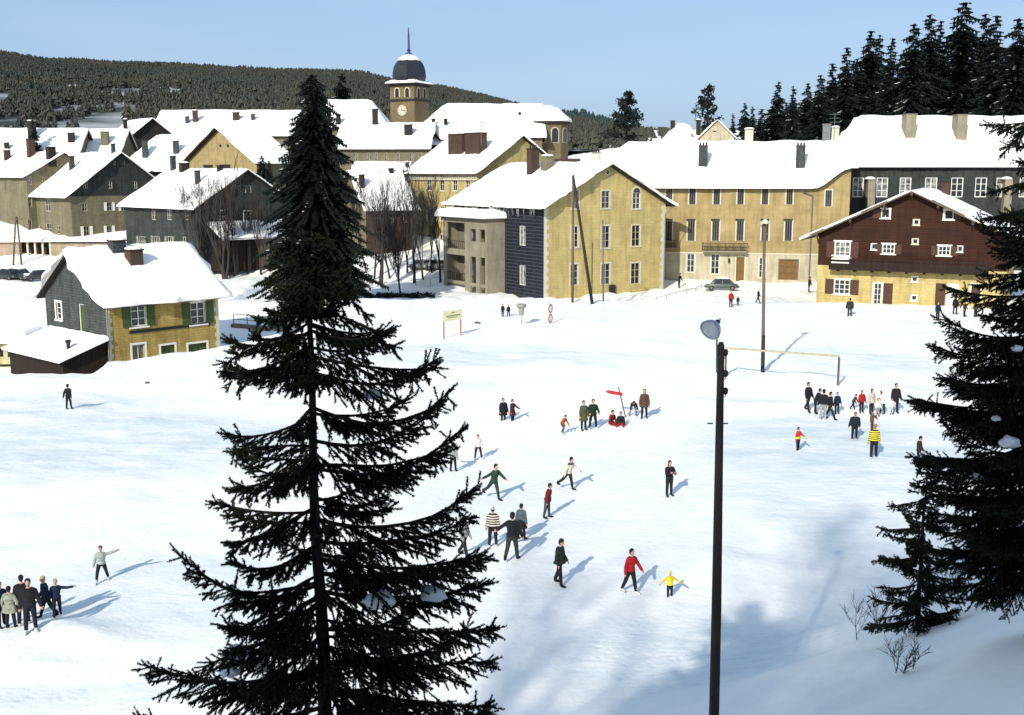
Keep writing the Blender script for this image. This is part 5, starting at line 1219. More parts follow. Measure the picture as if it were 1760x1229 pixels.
def person(px,py,head,label,face=0,top=BK,tk=None,t2=None,bot=BK,boot=BK,hair=(.02,.013,.008),hat=None,lean=0,legs=((4,0),(-4,0)),arms=((12,8,15),(12,8,15)),coat=0,longhair=0,skirt=0,seat=0,spread=.0,nod=0,group=None,hgt=None,bob=False,sink=0,glove=None,nm='person',stout=1.06,ymin=20):
    """face: yaw in degrees, 0 = toward the camera, positive turns to the photo's right.
       legs: (hip angle forward, knee bend) for the photo-left... ; arms: (out, forward, elbow)"""
    p=gnd(px,py,ymin); 
    s=scl(p.y,p.z); Hpx=(py-head); ht=hgt or max(1.0,min(1.9,Hpx/s)); k=ht/1.75
    F=lambda a: math.radians(a)
    stout*=1.12
    # skeleton in 1.75 m units; x=left/right (+x is the person's left), -y is forward
    hipz=.90; pel=Vector((0,0,hipz)); L=F(lean)
    up=Vector((0,-math.sin(L),math.cos(L))); chest=pel+up*.34; neck=pel+up*.53; nd=L*.35+F(nod); hu=Vector((0,-math.sin(nd),math.cos(nd))); headc=neck+hu*.17+Vector((0,-.015,0))
    body=MB(); pants=MB(); jac=MB(); boots=[]
    feet=[]; joints=[]
    for sg,(ha,kn) in zip((-1,1),legs):
        h=pel+Vector((sg*.09,0,0)); a=F(ha); out=F(4+spread*1.0)*sg
        d=Vector((math.sin(out),-math.sin(a),-math.cos(a))).normalized(); knee=h+d*.43; b=a-F(kn); d2=Vector((math.sin(out)*.6,-math.sin(b),-math.cos(b))).normalized(); ank=knee+d2*.42
        toe=ank+Vector((sg*.03,-.17*max(.3,math.cos(b*.4)),-.055+.05*math.sin(-b))); joints.append((h,knee,ank,toe)); feet.append(min(ank.z-.08,toe.z-.03))
    mz=min(feet)
    if seat: mz=hipz-.16
    sh=Vector((0,0,-mz-sink))
    pel+=sh; chest+=sh; neck+=sh; headc+=sh; joints=[tuple(v+sh for v in j) for j in joints]
    tilt=Matrix.Rotation(L,3,'X')
    ell=lambda mb,c,rx,ry,rz: _sph(mb,c,1,(rx*stout,ry*stout,rz),tilt,12)
    for mb,e in ((body,0),(jac,.022)):
        ell(mb,pel+up*.02,.155+e,.105+e,.13); ell(mb,pel+up*.2,.135+e,.098+e,.17); ell(mb,chest,.165+e,.11+e,.17); ell(mb,chest+up*.12,.17+e,.09+e,.09)
    _limb(body,neck-up*.04,headc-hu*.05,.052,.05)
    # head: skull, jaw, nose, ears
    hr=tilt if False else Matrix.Rotation(nd,3,'X')
    _sph(body,headc+hu*.02,1,(.082,.098,.11),hr,12); _sph(body,headc-hu*.05+hr@Vector((0,-.022,0)),1,(.055,.065,.07),hr,10)
    _sph(body,headc+hr@Vector((0,-.098,-.012)),1,(.014,.02,.026),hr,8)
    for sg in (-1,1): _sph(body,headc+hr@Vector((sg*.078,.005,-.005)),1,(.012,.02,.03),hr,8)
    # legs
    for (h,kn,an,to) in joints:
        _limb(body,h,kn,.082,.052); _limb(body,kn,an,.054,.036); _limb(body,an-Vector((0,0,.03)),to,.036,.028)
        _limb(pants,h,kn,.11,.078); _limb(pants,kn,an+Vector((0,0,.04)),.078,.062)
        b=MB(); _sph(b,(an+to)/2-Vector((0,0,.005)),1,(.05,.135,.05),Matrix.Rotation(math.atan2((to-an).x,-(to-an).y),3,'Z')); _limb(b,an+Vector((0,0,.10)),an,.056,.055); _sph(b,to,.042,(1,1,.8)); boots.append((b,an,to))
    ell(pants,pel+up*.0,.168,.122,.13)
    if skirt: 
        jb=MB(); 
    # arms
    hands=[]
    for sg,(ao,af,el) in zip((-1,1),arms):
        s0=chest+up*.085+Vector((sg*.152*stout,0,0)); o=F(ao); f=F(af)+L*.4
        d=Vector((sg*math.sin(o),-math.sin(f)*math.cos(o),-math.cos(f)*math.cos(o))).normalized(); elb=s0+d*.28
        e=F(el); fw=Vector((-sg*.35,-1,0)).normalized() if ao<60 else Vector((sg*.3,-.4,.85)).normalized()
        d2=(d*math.cos(e)+fw*math.sin(e)).normalized(); wr=elb+d2*.25; hands.append((wr,d2,sg))
        for mb,ex in ((body,0),(jac,.028)):
            _limb(mb,s0,elb,.05+ex,.04+ex); _limb(mb,elb,wr-(d2*.02 if ex else Vector((0,0,0))),.041+ex,.028+ex*1.2)
    if coat:
        # coat skirt: widening cone round the thighs
        n=14; z0=pel+up*.05; drop=coat; V=[]; leg=(joints[0][1]+joints[1][1])/2
        for t in (0,.35,.7,1):
            c=z0+(Vector(((leg-pel).x*.4,(leg-pel).y*.5,-drop)))*t; r=(.175+.06*t)*stout
            for i in range(n): a=i*2*math.pi/n; V.append(c+Vector((math.cos(a)*r*(1+.05*math.sin(3*a)),math.sin(a)*r*.8,0)))
        f=[(r*n+i,r*n+(i+1)%n,(r+1)*n+(i+1)%n,(r+1)*n+i) for r in range(3) for i in range(n)]+[tuple(range(n))[::-1],tuple(3*n+i for i in range(n))]
        jac.add(V,f)
    base=Vector((p.x,p.y,p.z-.01)); yaw=F(face)
    e=empty(nm,base,yaw,label,'person',group); e.scale=(k,k,k)
    me=_bake(body,.019,2); 
    me.materials.append(SKIN); me.materials.append(EYE); me.materials.append(LIP)
    # fingers, eyes and mouth joined to the same body mesh
    bm=bmesh.new(); bm.from_mesh(me); x=MB()
    for wr,d2,sg in hands:
        side=d2.cross(Vector((0,-1,0.1))).normalized(); nrm=d2.cross(side).normalized(); palm=wr+d2*.05
        _sph(x,palm,1,(.04,.04,.04),None,8)
        for i,(o,l) in enumerate(((-.028,.055),(-.009,.068),(.010,.062),(.028,.048))):
            b0=wr+d2*.075+side*o; b1=b0+(d2+nrm*.25).normalized()*l*.55; b2=b1+(d2*.8+nrm*.8).normalized()*l*.5; x.tube([b0,b1,b2],[.0105,.0095,.0075],6)
        b0=wr+d2*.03-side*.035; b1=b0+(d2*.6-side*.7).normalized()*.035; x.tube([b0,b1,b1+(d2+nrm*.3)*.025],[.012,.011,.008],6)
    ne=len(x.f)
    for sg in (-1,1): _sph(x,headc+hr@Vector((sg*.03,-.084,.012)),1,(.013,.01,.009),hr,6)
    n2=len(x.f); _sph(x,headc+hr@Vector((0,-.086,-.06)),1,(.024,.01,.007),hr,6)
    vs=[bm.verts.new(v) for v in x.v]
    for i,f in enumerate(x.f):
        try: q=bm.faces.new([vs[j] for j in f]); q.smooth=True; q.material_index=0 if i<ne else (1 if i<n2 else 2)
        except ValueError: pass
    bm.to_mesh(me); bm.free()
    o=bpy.data.objects.new('body',me); COL.objects.link(o); o.parent=e
    if glove: me.materials[0]=SKIN
    def part(name,mb,m,vox=.024,sm=2):
        me=_bake(mb,vox,sm); me.materials.append(m); o=bpy.data.objects.new(name,me); COL.objects.link(o); o.parent=e; return o
    part('trousers',pants,cloth(bot)); part('coat' if coat>.2 else 'jacket',jac,cloth(top,tk,t2))
    if skirt:
        sk=MB(); n=14; V=[]
        for t in (0,.5,1):
            c=pel+Vector((0,0,.08-skirt*t)); r=.17+.13*t
            for i in range(n): a=i*2*math.pi/n; V.append(c+Vector((math.cos(a)*r,math.sin(a)*r*.9,0)))
        sk.add(V,[(r*n+i,r*n+(i+1)%n,(r+1)*n+(i+1)%n,(r+1)*n+i) for r in range(2) for i in range(n)]); sk.build('skirt',cloth(BK),e,True)
    for b,an,to in boots: part('boot',b,cloth(boot),.02,1)
    if boot==WH:
        for b,an,to in boots:
            bl=MB(); d=(to-an); d.z=0; d.normalize(); c=(an+to)/2; c.z=min(to.z,an.z-.05)-.035; a_=c-d*.15; b_=c+d*.17; bl.tube([a_,b_],.006,4); bl.tube([c-d*.08,c-d*.08+Vector((0,0,.035))],.008,4); bl.tube([c+d*.09,c+d*.09+Vector((0,0,.035))],.008,4); bl.build('skate_blade',M['metal'],e)
    # hair or hat
    hm=MB()
    if hat:
        _sph(hm,headc+hr@Vector((0,.006,.055)),1,(.088,.103,.085),hr,12)
        if bob: _sph(hm,headc+hr@Vector((0,.01,.17)),.035,(1,1,1)); _limb(hm,headc+hr@Vector((0,.01,.1)),headc+hr@Vector((0,.01,.16)),.06,.02)
        part('hat',hm,cloth(hat),.018,1)
        hm=MB(); _sph(hm,headc+hr@Vector((0,.028,-.01)),1,(.078,.078,.085),hr,10); part('hair',hm,cloth(hair),.018,1)
    else:
        _sph(hm,headc+hr@Vector((0,.02,.045)),1,(.098,.105,.1),hr,12); _sph(hm,headc+hr@Vector((0,.045,-.015)),1,(.09,.075,.1),hr,10)
        if longhair: _sph(hm,headc+hr@Vector((0,.055,-.09)),1,(.085,.06,.13),hr,10)
        part('hair',hm,cloth(hair),.018,1)
    return e
STR=((28,5),(-26,18)); WALK=((16,2),(-18,12)); DOWN=((12,8,15),(12,8,15))
def people():
    YB=(.55,.42,.12)
    P=person
    P(119,706,662,'lone man in black standing with hands behind his back below the ochre cottage',170,arms=((14,-25,20),(14,-25,20)),ymin=40)
    g='group of skaters at the lower left'
    P(4,1080,1000,'person in dark blue cut off by the left edge beside the pale coat',60,top=NV,group=g)
    P(20,1084,1008,'child in pale grey green coat seen from behind at lower left',170,top=OL if False else (.30,.33,.25),coat=.28,arms=((25,5,20),(25,5,20)),group=g,stout=1.25)
    P(42,1078,988,'tall figure in black partly hidden behind the one with white skates',200,hat=BK,boot=WH,group=g)
    P(54,1088,992,'black clad skater with white skates and arm hanging at lower left',20,boot=WH,group=g,stout=1.12,arms=((10,0,5),(18,5,8)))
    P(82,1062,985,'fair haired skater in navy stepping, just left of the outstretched one',-60,top=NV,hair=(.42,.33,.15),legs=WALK,group=g,lean=8)
    P(99,1060,992,'fair haired skater in navy stretching one arm to the right',25,top=NV,hair=(.42,.33,.15),legs=((14,0),(-14,8)),arms=((15,5,10),(78,15,20)),group=g)
    P(176,1000,934,'skater in pale grey sweater and white skates raising one arm',15,top=(.36,.40,.36),boot=WH,arms=((18,-10,10),(98,10,15)),legs=((22,12),(-16,8)),spread=8)
    P(865,722,677,'stout person in long black coat standing left of the maroon coat',25,top=BK,coat=.38,stout=1.2,sink=.25,ymin=40)
    P(881,723,681,'girl in dark maroon coat standing beside the stout black coat',50,top=(.05,.015,.018),coat=.38,arms=((12,8,10),(20,45,50)),sink=.2,ymin=40)
    P(822,789,745,'small child in white top and dark trousers skating alone',10,top=WH,boot=WH,spread=9)
    P(779,811,760,'skater in pale grey jacket and dark trousers behind the spruce branch tip',160,top=(.30,.33,.33),arms=((12,0,10),(60,20,30)))
    P(849,860,794,'skater in green jacket striding with one arm flung behind',-18,top=(.02,.06,.025),bot=(.03,.05,.03),lean=16,legs=((30,12),(-34,10)),arms=((55,-35,10),(30,25,50))) if False else \
    P(849,860,794,'skater in green jacket striding with one arm flung behind',42,top=(.02,.06,.025),bot=(.025,.045,.028),lean=14,legs=((-38,12),(14,4)),arms=((62,-35,12),(20,35,60)))
    P(977,842,782,'skater in beige sweater with dark yoke striding to the right',55,top=CR,tk='yoke',t2=(.06,.06,.07),lean=16,legs=((-34,14),(12,4)),arms=((30,-30,25),(25,25,50)))
    P(940,890,827,'skater in dark red sweater and grey trousers leaning forward',75,top=(.15,.012,.015),bot=(.05,.055,.06),lean=14,arms=((8,-15,10),(8,-10,10)),legs=((-6,4),(8,6)))
    P(1150,853,790,'woman in black with hands raised to her face alone on the ice',20,longhair=1,arms=((12,30,115),(12,30,115)),legs=((2,0),(-4,0)))
    P(847,940,868,'skater in black and cream striped sweater with pale bobble hat',175,top=CR,tk='stripes',t2=BK,hat=(.50,.58,.42),bob=True,boot=WH,arms=((10,0,6),(10,0,6)))
    P(896,928,864,'skater in blue grey jacket with dark skirt behind the black jacket',150,top=(.09,.12,.14),skirt=.42,arms=((10,0,6),(16,0,6)))
    P(880,963,877,'man in black jacket walking away with one arm held out left',160,top=BK,bot=(.03,.04,.032),legs=((14,6),(-16,14)),arms=((16,10,20),(52,5,8)),lean=5,stout=1.12)
    P(962,1005,921,'man in dark green black coat with hands in pockets on the ice',62,top=(.016,.026,.018),bot=BK,stout=1.1,arms=((12,-5,25),(12,5,35)),legs=((10,4),(-14,6)),nod=16,coat=.12)
    P(1083,1020,939,'woman in bright red jacket, dark trousers and white skates',38,top=(.42,.012,.015),boot=WH,legs=((-16,8),(12,2)),arms=((14,-10,15),(24,15,10)),stout=1.05,lean=5,longhair=0)
    P(1151,1026,987,'child in yellow hooded jacket with arms spread wide',10,top=(.75,.62,.03),hat=(.75,.62,.03),arms=((58,20,10),(55,20,10)),sink=.18,hgt=1.0)
    P(798,957,883,'person with dark hair behind the tips of the spruce boughs',60,top=(.3,.32,.3),legs=WALK)
    g='people standing on the snow at the far side of the ice'
    P(966,746,713,'small child in orange jacket crouching forward',50,top=(.42,.08,.02),bot=(.08,.09,.05),lean=35,legs=((40,55),(10,40)),boot=(.3,.3,.22),ymin=40,hgt=1.2)
    P(1003,740,688,'person in long olive coat left of the dark green jacket',20,top=(.075,.085,.04),coat=.42,group=g,ymin=40)
    P(1019,738,685,'skater in dark green jacket and white skates beside the olive coat',8,top=(.012,.03,.014),boot=WH,stout=1.15,spread=6,arms=((20,20,60),(20,20,60)),group=g,ymin=40)
    P(1050,730,697,'dark haired child in red sitting on the snow under the pointed board',40,top=(.16,.01,.012),bot=(.3,.015,.02),seat=1,legs=((78,20),(80,30)),lean=15,group=g,ymin=40,hgt=1.6)
    P(1067,732,701,'child in black top and red trousers sitting beside the post',-10,top=BK,bot=(.4,.02,.025),seat=1,legs=((74,25),(70,15)),lean=12,spread=12,group=g,ymin=40,hgt=1.5)
    P(1088,715,688,'child in black bending right over with hands low',0,top=BK,bot=(.2,.2,.2),lean=75,legs=((0,0),(6,6)),spread=10,group=g,ymin=40,hgt=1.35,nod=20)
    P(1107,720,669,'tall long haired person in brown coat over black',-5,top=(.09,.05,.035),coat=.3,longhair=1,group=g,stout=1.1,ymin=40)
    g='crowd gathered by the right goal post'
    P(1388,707,655,'tallest of the crowd left of the goal post, in dark jacket',30,legs=WALK,group=g,ymin=40)
    P(1401,710,664,'person in black hunched behind the tallest one by the goal',60,lean=25,group=g,ymin=40)
    P(1414,722,668,'person in black jacket and pale trousers in the middle of the crowd',170,bot=(.35,.36,.34),boot=WH,group=g,ymin=40)
    P(1426,720,671,'person in black striding at the right of the goal crowd',60,legs=((24,4),(-18,8)),group=g,ymin=40)
    P(1438,711,673,'child in navy standing just right of the goal crowd',5,top=NV,group=g,ymin=40)
    g='children and adults standing right of the goal'
    P(1466,706,675,'child in grey green coat leaning toward the red jacket',50,top=(.05,.06,.045),lean=25,legs=WALK,group=g,ymin=40)
    P(1480,710,671,'person in bright red jacket among the group right of the goal',10,top=(.4,.015,.015),stout=1.15,group=g,ymin=40,longhair=1)
    P(1497,712,668,'dark haired woman in cream coat standing second right of the red jacket',20,top=CR,coat=.18,group=g,ymin=40,longhair=1)
    P(1508,716,686,'small white clad child in front of the two pale coats',0,top=WH,bot=(.3,.3,.28),group=g,ymin=40,hgt=1.1)
    P(1516,712,671,'person in white coat bending toward the small child',-60,top=WH,coat=.18,lean=22,group=g,ymin=40,stout=1.15)
    P(1538,711,659,'boy in dark jacket standing behind the tiny white clad child',0,group=g,ymin=40)
    P(1532,713,686,'tiny white clad child held in front of the dark jacket boy',0,top=WH,bot=(.5,.5,.47),group=g,ymin=40,hgt=1.0)
    P(1468,757,707,'red haired skater in dark navy with white skates seen from behind',175,top=(.012,.018,.03),hair=(.35,.14,.05),boot=WH,stout=1.3)
    P(1498,742,705,'long haired girl in orange brown behind the yellow striped sweater',40,top=(.16,.08,.03),hair=(.07,.03,.015),longhair=1,arms=((20,5,10),(50,10,10)),bot=(.1,.06,.04))
    P(1501,788,727,'skater in yellow and black striped sweater with white skates',178,top=(.75,.62,.05),tk='stripes',t2=BK,hair=(.3,.2,.08),boot=WH,arms=((10,0,6),(10,0,6)))
    P(1371,776,733,'child in red sweater with a yellow band and white skates',40,top=(.42,.03,.02),tk='band',t2=(.75,.55,.03),boot=WH,arms=((12,0,6),(22,40,30)))
    P(1578,800,748,'man in dark brown jacket behind the top of the young spruce',50,top=(.035,.022,.016),nod=15)
    P(1256,527,498,'person in red top standing near the parked car',10,top=(.38,.02,.015),hair=(.45,.3,.15),ymin=80)
    P(1268,526,509,'small dark child next to the red top near the car',10,ymin=80)
    P(1303,522,497,'person in black with pale hat standing left of the tall pole',60,hat=(.6,.58,.45),ymin=80,legs=WALK)
    P(1390,504,477,'dark figure at the corner beside the drainpipe of the tan building',60,ymin=80,lean=8)
    P(1167,492,466,'dark figure bending beside the cream corner house',50,ymin=80,lean=15)
    P(1460,545,513,'stout person in dark green standing before the chalet window',170,top=(.03,.035,.025),stout=1.35,coat=.2,ymin=80)
    P(1611,548,516,'person in dark blue standing outside the brown chalet door',10,top=NV,ymin=80)
    P(1641,542,511,'dark figure at the white chalet door',150,ymin=80)
    P(1657,546,519,'dark jacketed figure glimpsed through the spruce branches by the chalet',30,top=BR,ymin=80)
    P(1676,545,519,'person with reddish face glimpsed nearest the Z braced shutter',10,top=(.06,.04,.04),ymin=80)
    P(864,545,523,'small dark child on the left of the pair under the loggia',30,ymin=60); P(874,544,523,'small dark child on the right of the pair under the loggia',-20,ymin=60)
    P(1634,656,630,'child in pale coat by the snowy steps behind the spruce',-20,top=(.35,.36,.36),hair=(.05,.03,.02),ymin=60)
# ------------------------------------------------------------------ poles, goal, signs, cars
def car(px,py,label,yaw,c,group,snow=True,L=4.1,Wd=1.55,H=1.5,beetle=False,ymin=120):
    p=gnd(px,py,ymin); e=empty('parked_car',p,R(yaw),label,'car',group)
    # body: lofted cross-sections along x
    prof=[(-L/2,.35,.55),(-L*.46,.30,.72),(-L*.36,.27,.80),(-L*.22,.26,.86),(0,.26,.88),(L*.2,.26,.88),(L*.33,.27,.84),(L*.44,.3,.74),(L/2,.36,.56)]
    V=[];n=10
    for i,(x,z0,z1) in enumerate(prof):
        w=Wd/2*(1-.22*abs(x/(L/2))**3)
        sec=[(-w*.9,z0),(-w,z0+.12),(-w,z1-.18),(-w*.86,z1),(0-.3*w,z1+.03),(.3*w,z1+.03),(w*.86,z1),(w,z1-.18),(w,z0+.12),(w*.9,z0)]
        V+=[(x,a,b) for a,b in sec]
    F=[(i*n+k,i*n+(k+1)%n,(i+1)*n+(k+1)%n,(i+1)*n+k) for i in range(len(prof)-1) for k in range(n)]+[tuple(range(n))[::-1],tuple((len(prof)-1)*n+k for k in range(n))]
    cm=mat('car_paint_%s'%label[:9].replace(' ','_'),c,tuple(x*.8 for x in c),3,.35,.02,spec=.5)
    mesh_obj('body',V,F,cm,e,True)
    cab=[(-L*.36,.84,.70),(-L*.24,1.30,.62),(-L*.1,H-.04,.58),(L*.08,H-.02,.57),(L*.2,1.32,.6),(L*.31,.86,.68)]
    V=[];
    for x,z,w in cab: V+=[(x,-w,.82),(x,-w*.88,z),(x,0,z+.04),(x,w*.88,z),(x,w,.82)]
    F=[(i*5+k,i*5+k+1,(i+1)*5+k+1,(i+1)*5+k) for i in range(5) for k in range(4)]; mesh_obj('cabin',V,F,cm,e,True)
    def pane(nm,pts): mesh_obj(nm,pts,[(0,1,2,3)],M['glass'],e)
    for sg in (-1,1):
        for a,b,c_,d in ((-L*.27,-L*.03,-L*.2,-L*.03),(L*.01,L*.24,L*.01,L*.17)): pane('side_window',[(a,sg*.67,.92),(b,sg*.67,.92),(d,sg*.575,1.32),(c_,sg*.575,1.32)])
    pane('windscreen',[(L*.30,-.6,.92),(L*.30,.6,.92),(L*.205,.5,1.33),(L*.205,-.5,1.33)]); pane('rear_window',[(-L*.355,-.55,.92),(-L*.355,.55,.92),(-L*.25,.45,1.3),(-L*.25,-.45,1.3)])
    for sx in (-.31,.31):
        for sy in (-1,1):
            mt=Matrix.Translation((L*sx,sy*(Wd/2-.08),.31))@Matrix.Rotation(R(90),4,'X'); mb=MB(); mb.lathe([(.2,-.09),(.30,-.085),(.31,0),(.30,.085),(.2,.09)],16,mtx=mt); w=mb.build('wheel',M['dark'],e,True)
            mb=MB(); mb.lathe([(.16,-.1),(.15,.1)],12,mtx=mt); mb.build('rim',M['metal'],w)
    for sy in (-.48,.48):
        mb=MB(); mb.lathe([(.1,-.02),(.1,.05),(.05,.07)],10,mtx=Matrix.Translation((L/2-.05,sy,.66))@Matrix.Rotation(R(90),4,'Y')); mb.build('headlight',M['white'],e)
    mb=MB(); mb.tube([(L/2+.06,-.7,.42),(L/2+.1,0,.42),(L/2+.06,.7,.42)],.04,6); mb.tube([(-L/2-.06,-.7,.42),(-L/2-.1,0,.42),(-L/2-.06,.7,.42)],.04,6); mb.build('bumper',M['metal'],e) if False else None
    for s in (-1,1):
        mb=MB(); mb.tube([(s*(L/2+.05),-.7,.42),(s*(L/2+.1),0,.42),(s*(L/2+.05),.7,.42)],.04,6); mb.build('bumper',M['metal'],e)
    if snow:
        heightslab('roof_snow',grid(-L*.2,L*.15,.2,edge=False),grid(-.5,.5,.15,edge=False),lambda x,y:H+.02+.09*max(0,min(1,min(x+L*.2,L*.15-x,y+.5,.5-y)/.15)),lambda x,y:H-.08,SNOW,e,True)
        heightslab('bonnet_snow',grid(L*.3,L*.44,.15,edge=False),grid(-.45,.45,.15,edge=False),lambda x,y:.84+.07*max(0,min(1,min(x-L*.3,L*.44-x,y+.45,.45-y)/.1)),lambda x,y:.74,SNOW,e,True)
def rail(name,label,pts,h,group=None,m='dark',rails=2,r=.03,ymin=60):
    P=[gnd(a,b,ymin) for a,b in pts]; e=empty(name,P[0],0,label,'railing',group); o=P[0]
    for p in P: mb=MB(); mb.tube([p-o-Vector((0,0,.3)),p-o+Vector((0,0,h))],r*1.2,6); mb.build('post',M[m],e)
    for k in range(rails):
        mb=MB(); mb.tube([p-o+Vector((0,0,h*(1-k*.5/max(1,rails-1) if rails>1 else 1))) for p in P],r,6); mb.build('rail',M[m],e)
def props():
    # near lamp pole
    Y=21.; b=at(1228,1229,Y); zt=row_z(588,Y); zb=T(b.x,Y,False)-.9; x1=at(1239.5,588,Y).x; x0=at(1227,1229,Y).x; sl=(x1-x0)/(zt-b.z); xb=x0-(b.z-zb)*sl
    e=empty('lamp_pole',(xb,Y,zb),0,'tall tarred wooden pole with round metal floodlight in the right foreground','lamp pole'); H=zt-zb; X=lambda z:(z)*sl
    mb=MB(); mb.tube([(X(0),0,0),(X(H*.4)+.01,0,H*.4),(X(H*.8),0,H*.8),(X(H),0,H-.06),(X(H),0,H)],[.108,.1,.078,.066,.04],16); mb.build('pole',M['pole'],e,True)
    def pt(px,py,dy=0): a=at(px,py,Y+dy); return Vector((a.x-xb,dy,a.z-zb))
    mb=MB(); mb.tube([pt(1232,640,-.12),pt(1232,600,-.12),pt(1232,566,-.1),pt(1238,548,.0)],.018,6); mb.build('bracket',M['metal'],e)
    c=pt(1223,565,-.1); dr=(Vector((-.55,-.62,-.42))).normalized(); q=dr.to_track_quat('Z','Y').to_matrix().to_4x4(); mt=Matrix.Translation(c)@q
    mb=MB(); mb.lathe([(.03,-.15),(.09,-.14),(.15,-.09),(.19,-.02),(.205,.05),(.215,.06),(.205,.065),(.17,.0),(.10,-.1)],28,mtx=mt); lm=mb.build('floodlight',mat('spun_metal',(.42,.47,.52),(.2,.23,.27),2,.3,.05,metal=.75),e,True)
    mb=MB(); mb.lathe([(.20,.045),(.175,.06),(.09,.072),(.01,.075)],28,mtx=mt); mb.build('glass',mat('lamp_glass',(.42,.47,.5),(.16,.19,.22),2.5,.12,0,spec=.8),lm,True)
    mb=MB(); mb.lathe([(.05,-.26),(.055,-.17),(.03,-.16)],12,mtx=mt); mb.build('socket',M['dark'],lm)
    for py in (607,643,673):
        a=pt(1243,py+3,-.05); mb=MB(); mb.tube([pt(1236,py+6,-.05),a+Vector((.0,0,-.09)),a+Vector((.04,0,-.06)),a+Vector((.04,0,0))],.012,6); mb.build('hook',M['metal'],e)
        mb=MB(); mb.lathe([(.03,0),(.055,.03),(.05,.06),(.06,.09),(.03,.13)],10,a+Vector((.04,0,-.02))); mb.build('insulator',M['dark'],e,True)
    for sg in (-1,1):
        a=pt(1233+sg*8,728,0); mb=MB(); mb.tube([a,a+Vector((sg*.11,-.03,.01))],.015,6); mb.build('climbing_peg',M['lpole'],e)
    # middle wooden pole with lamp
    p=gnd(1311,637,50); zt=row_z(382,p.y); e=empty('wooden_pole',p,0,'tall weathered wooden pole in front of the tan building','pole')
    dx=at(1314,382,p.y).x-p.x; h=zt-p.z; mb=MB(); mb.tube([(0,0,-.3),(dx*.3,0,h*.3),(dx,0,h)],[.15,.125,.1],12); mb.build('pole',M['lpole'],e,True)
    mb=MB(); mb.tube([(-.02,-.14,-.2),(dx*.22,-.16,h*.25)],[.13,.11],10); mb.build('stub_post',M['pole'],e)
    for k in range(3):
        z=h-.3-k*.55; mb=MB(); mb.tube([(dx,0,z),(dx+.22*(1 if k%2 else -1),0,z),(dx+.24*(1 if k%2 else -1),0,z+.12)],.03,6); mb.build('bracket',M['metal'],e)
    mb=MB(); mb.lathe([(.04,.35),(.1,.3),(.34,.1),(.36,.02),(.3,0)],14,(dx,-.15,h-.1)); mb.build('lamp_shade',M['trim'],e,True)
    # A-frame poles by the corner house
    for k,(x0,y0,x1,y1,r,lb,m) in enumerate(((984,519,985,302,.14,'upright wooden pole against the cream gable','lpole'),(1018,521,985,301,.17,'slanting tarred stay pole leaning onto the upright one','pole'),(1037,518,1036,378,.09,'thin metal pole close to the cream gable','metal'))):
        p=gnd(x0,y0,60); yy=p.y; q=at(x1,y1,yy+(.25 if k==1 else 0)); e=empty('wooden_pole' if k<2 else 'metal_pole',p,0,lb,'pole'); d=q-p
        mb=MB(); mb.tube([-d.normalized()*.4,d*.5,d],[r,r*.9,r*.75],12); mb.build('pole',M[m],e,True)
        if k==0:
            for j in range(4): mb=MB(); z=d.z-.3-j*.5; mb.tube([(0,0,z),(-.28,0,z),(-.28,0,z+.13)],.03,6); mb.build('insulator_arm',M['dark'],e)
    e=None
    for k,(x0,y0,x1,y1,lb) in enumerate(((23,456,27,372,'left leg of the two pole frame by the parked cars'),(37,455,29,372,'right leg of the two pole frame by the parked cars'))):
        p=gnd(x0,y0,120); q=at(x1,y1,p.y); d=q-p; e=empty('wooden_pole',p,0,lb,'pole'); mb=MB(); mb.tube([-d.normalized()*.3,d],[.15,.11],8); mb.build('pole',M['lpole'],e,True)
        if k==0: mb=MB(); mb.box((d.x-.7,-.08,d.z*.93),(d.x+.9,.08,d.z*.96)); mb.build('crossarm',M['lpole'],e)
    # goal
    a=gnd(1440,663,50); b=gnd(1247,648,50); za=row_z(614,a.y); b.y=a.y+3.0; b.x=at(1247,640,b.y).x; b.z=T(b.x,b.y)
    e=empty('goal_frame',a,0,'pale wooden football goal standing in the snow behind the crowd','goal'); zc=za-a.z; zb=row_z(600,b.y)-a.z; rel=b-a
    mb=MB(); mb.box((-.06,-.06,-.3),(.06,.06,zc)); mb.build('goal_post',M['lpole'],e); mb=MB(); mb.box((rel.x-.06,rel.y-.06,rel.z-.3),(rel.x+.06,rel.y+.06,zb)); mb.build('goal_post',M['lpole'],e)
    mb=MB(); mb.add([(.06,-.06,zc),(.06,.06,zc),(.06,.06,zc+.13),(.06,-.06,zc+.13),(rel.x-.06,rel.y-.06,zb),(rel.x-.06,rel.y+.06,zb),(rel.x-.06,rel.y+.06,zb+.13),(rel.x-.06,rel.y-.06,zb+.13)],[(0,1,2,3),(7,6,5,4),(0,4,5,1),(1,5,6,2),(2,6,7,3),(3,7,4,0)]); mb.build('crossbar',mat('straw_paint',(.40,.36,.24),None,4,.7,.1),e)
    # yellow notice board on two red posts
    p=gnd(763,581,50); q=gnd(792,575,50); e=empty('notice_board',p,0,'pale yellow notice board with green writing on two orange posts','sign'); r=q-p
    om=mat('orange_paint',(.45,.10,.03),None,5,.6,.1)
    ang=math.atan2(r.y,r.x); Ln=math.hypot(r.x,r.y)
    if Ln>3: ang=.25; Ln=1.55*29/scl(p.y)*0+29/scl(p.y)/math.cos(.25)
    e.rotation_euler=(0,0,ang); ht=row_z(535,p.y)-p.z
    for x in (0,Ln): mb=MB(); mb.box((x-.04,-.04,-.5),(x+.04,.04,ht)); mb.build('post',om,e)
    z0,z1=ht-.78*(46/46),ht-.03; z0=row_z(553,p.y)-p.z
    mb=MB(); mb.box((-.08,-.07,z0),(Ln+.08,-.042,z1)); bd=mb.build('board',mat('yellow_board',(.78,.74,.42),(.7,.66,.38),3,.7,.05),e)
    mb=MB(); rs=random.Random(2)
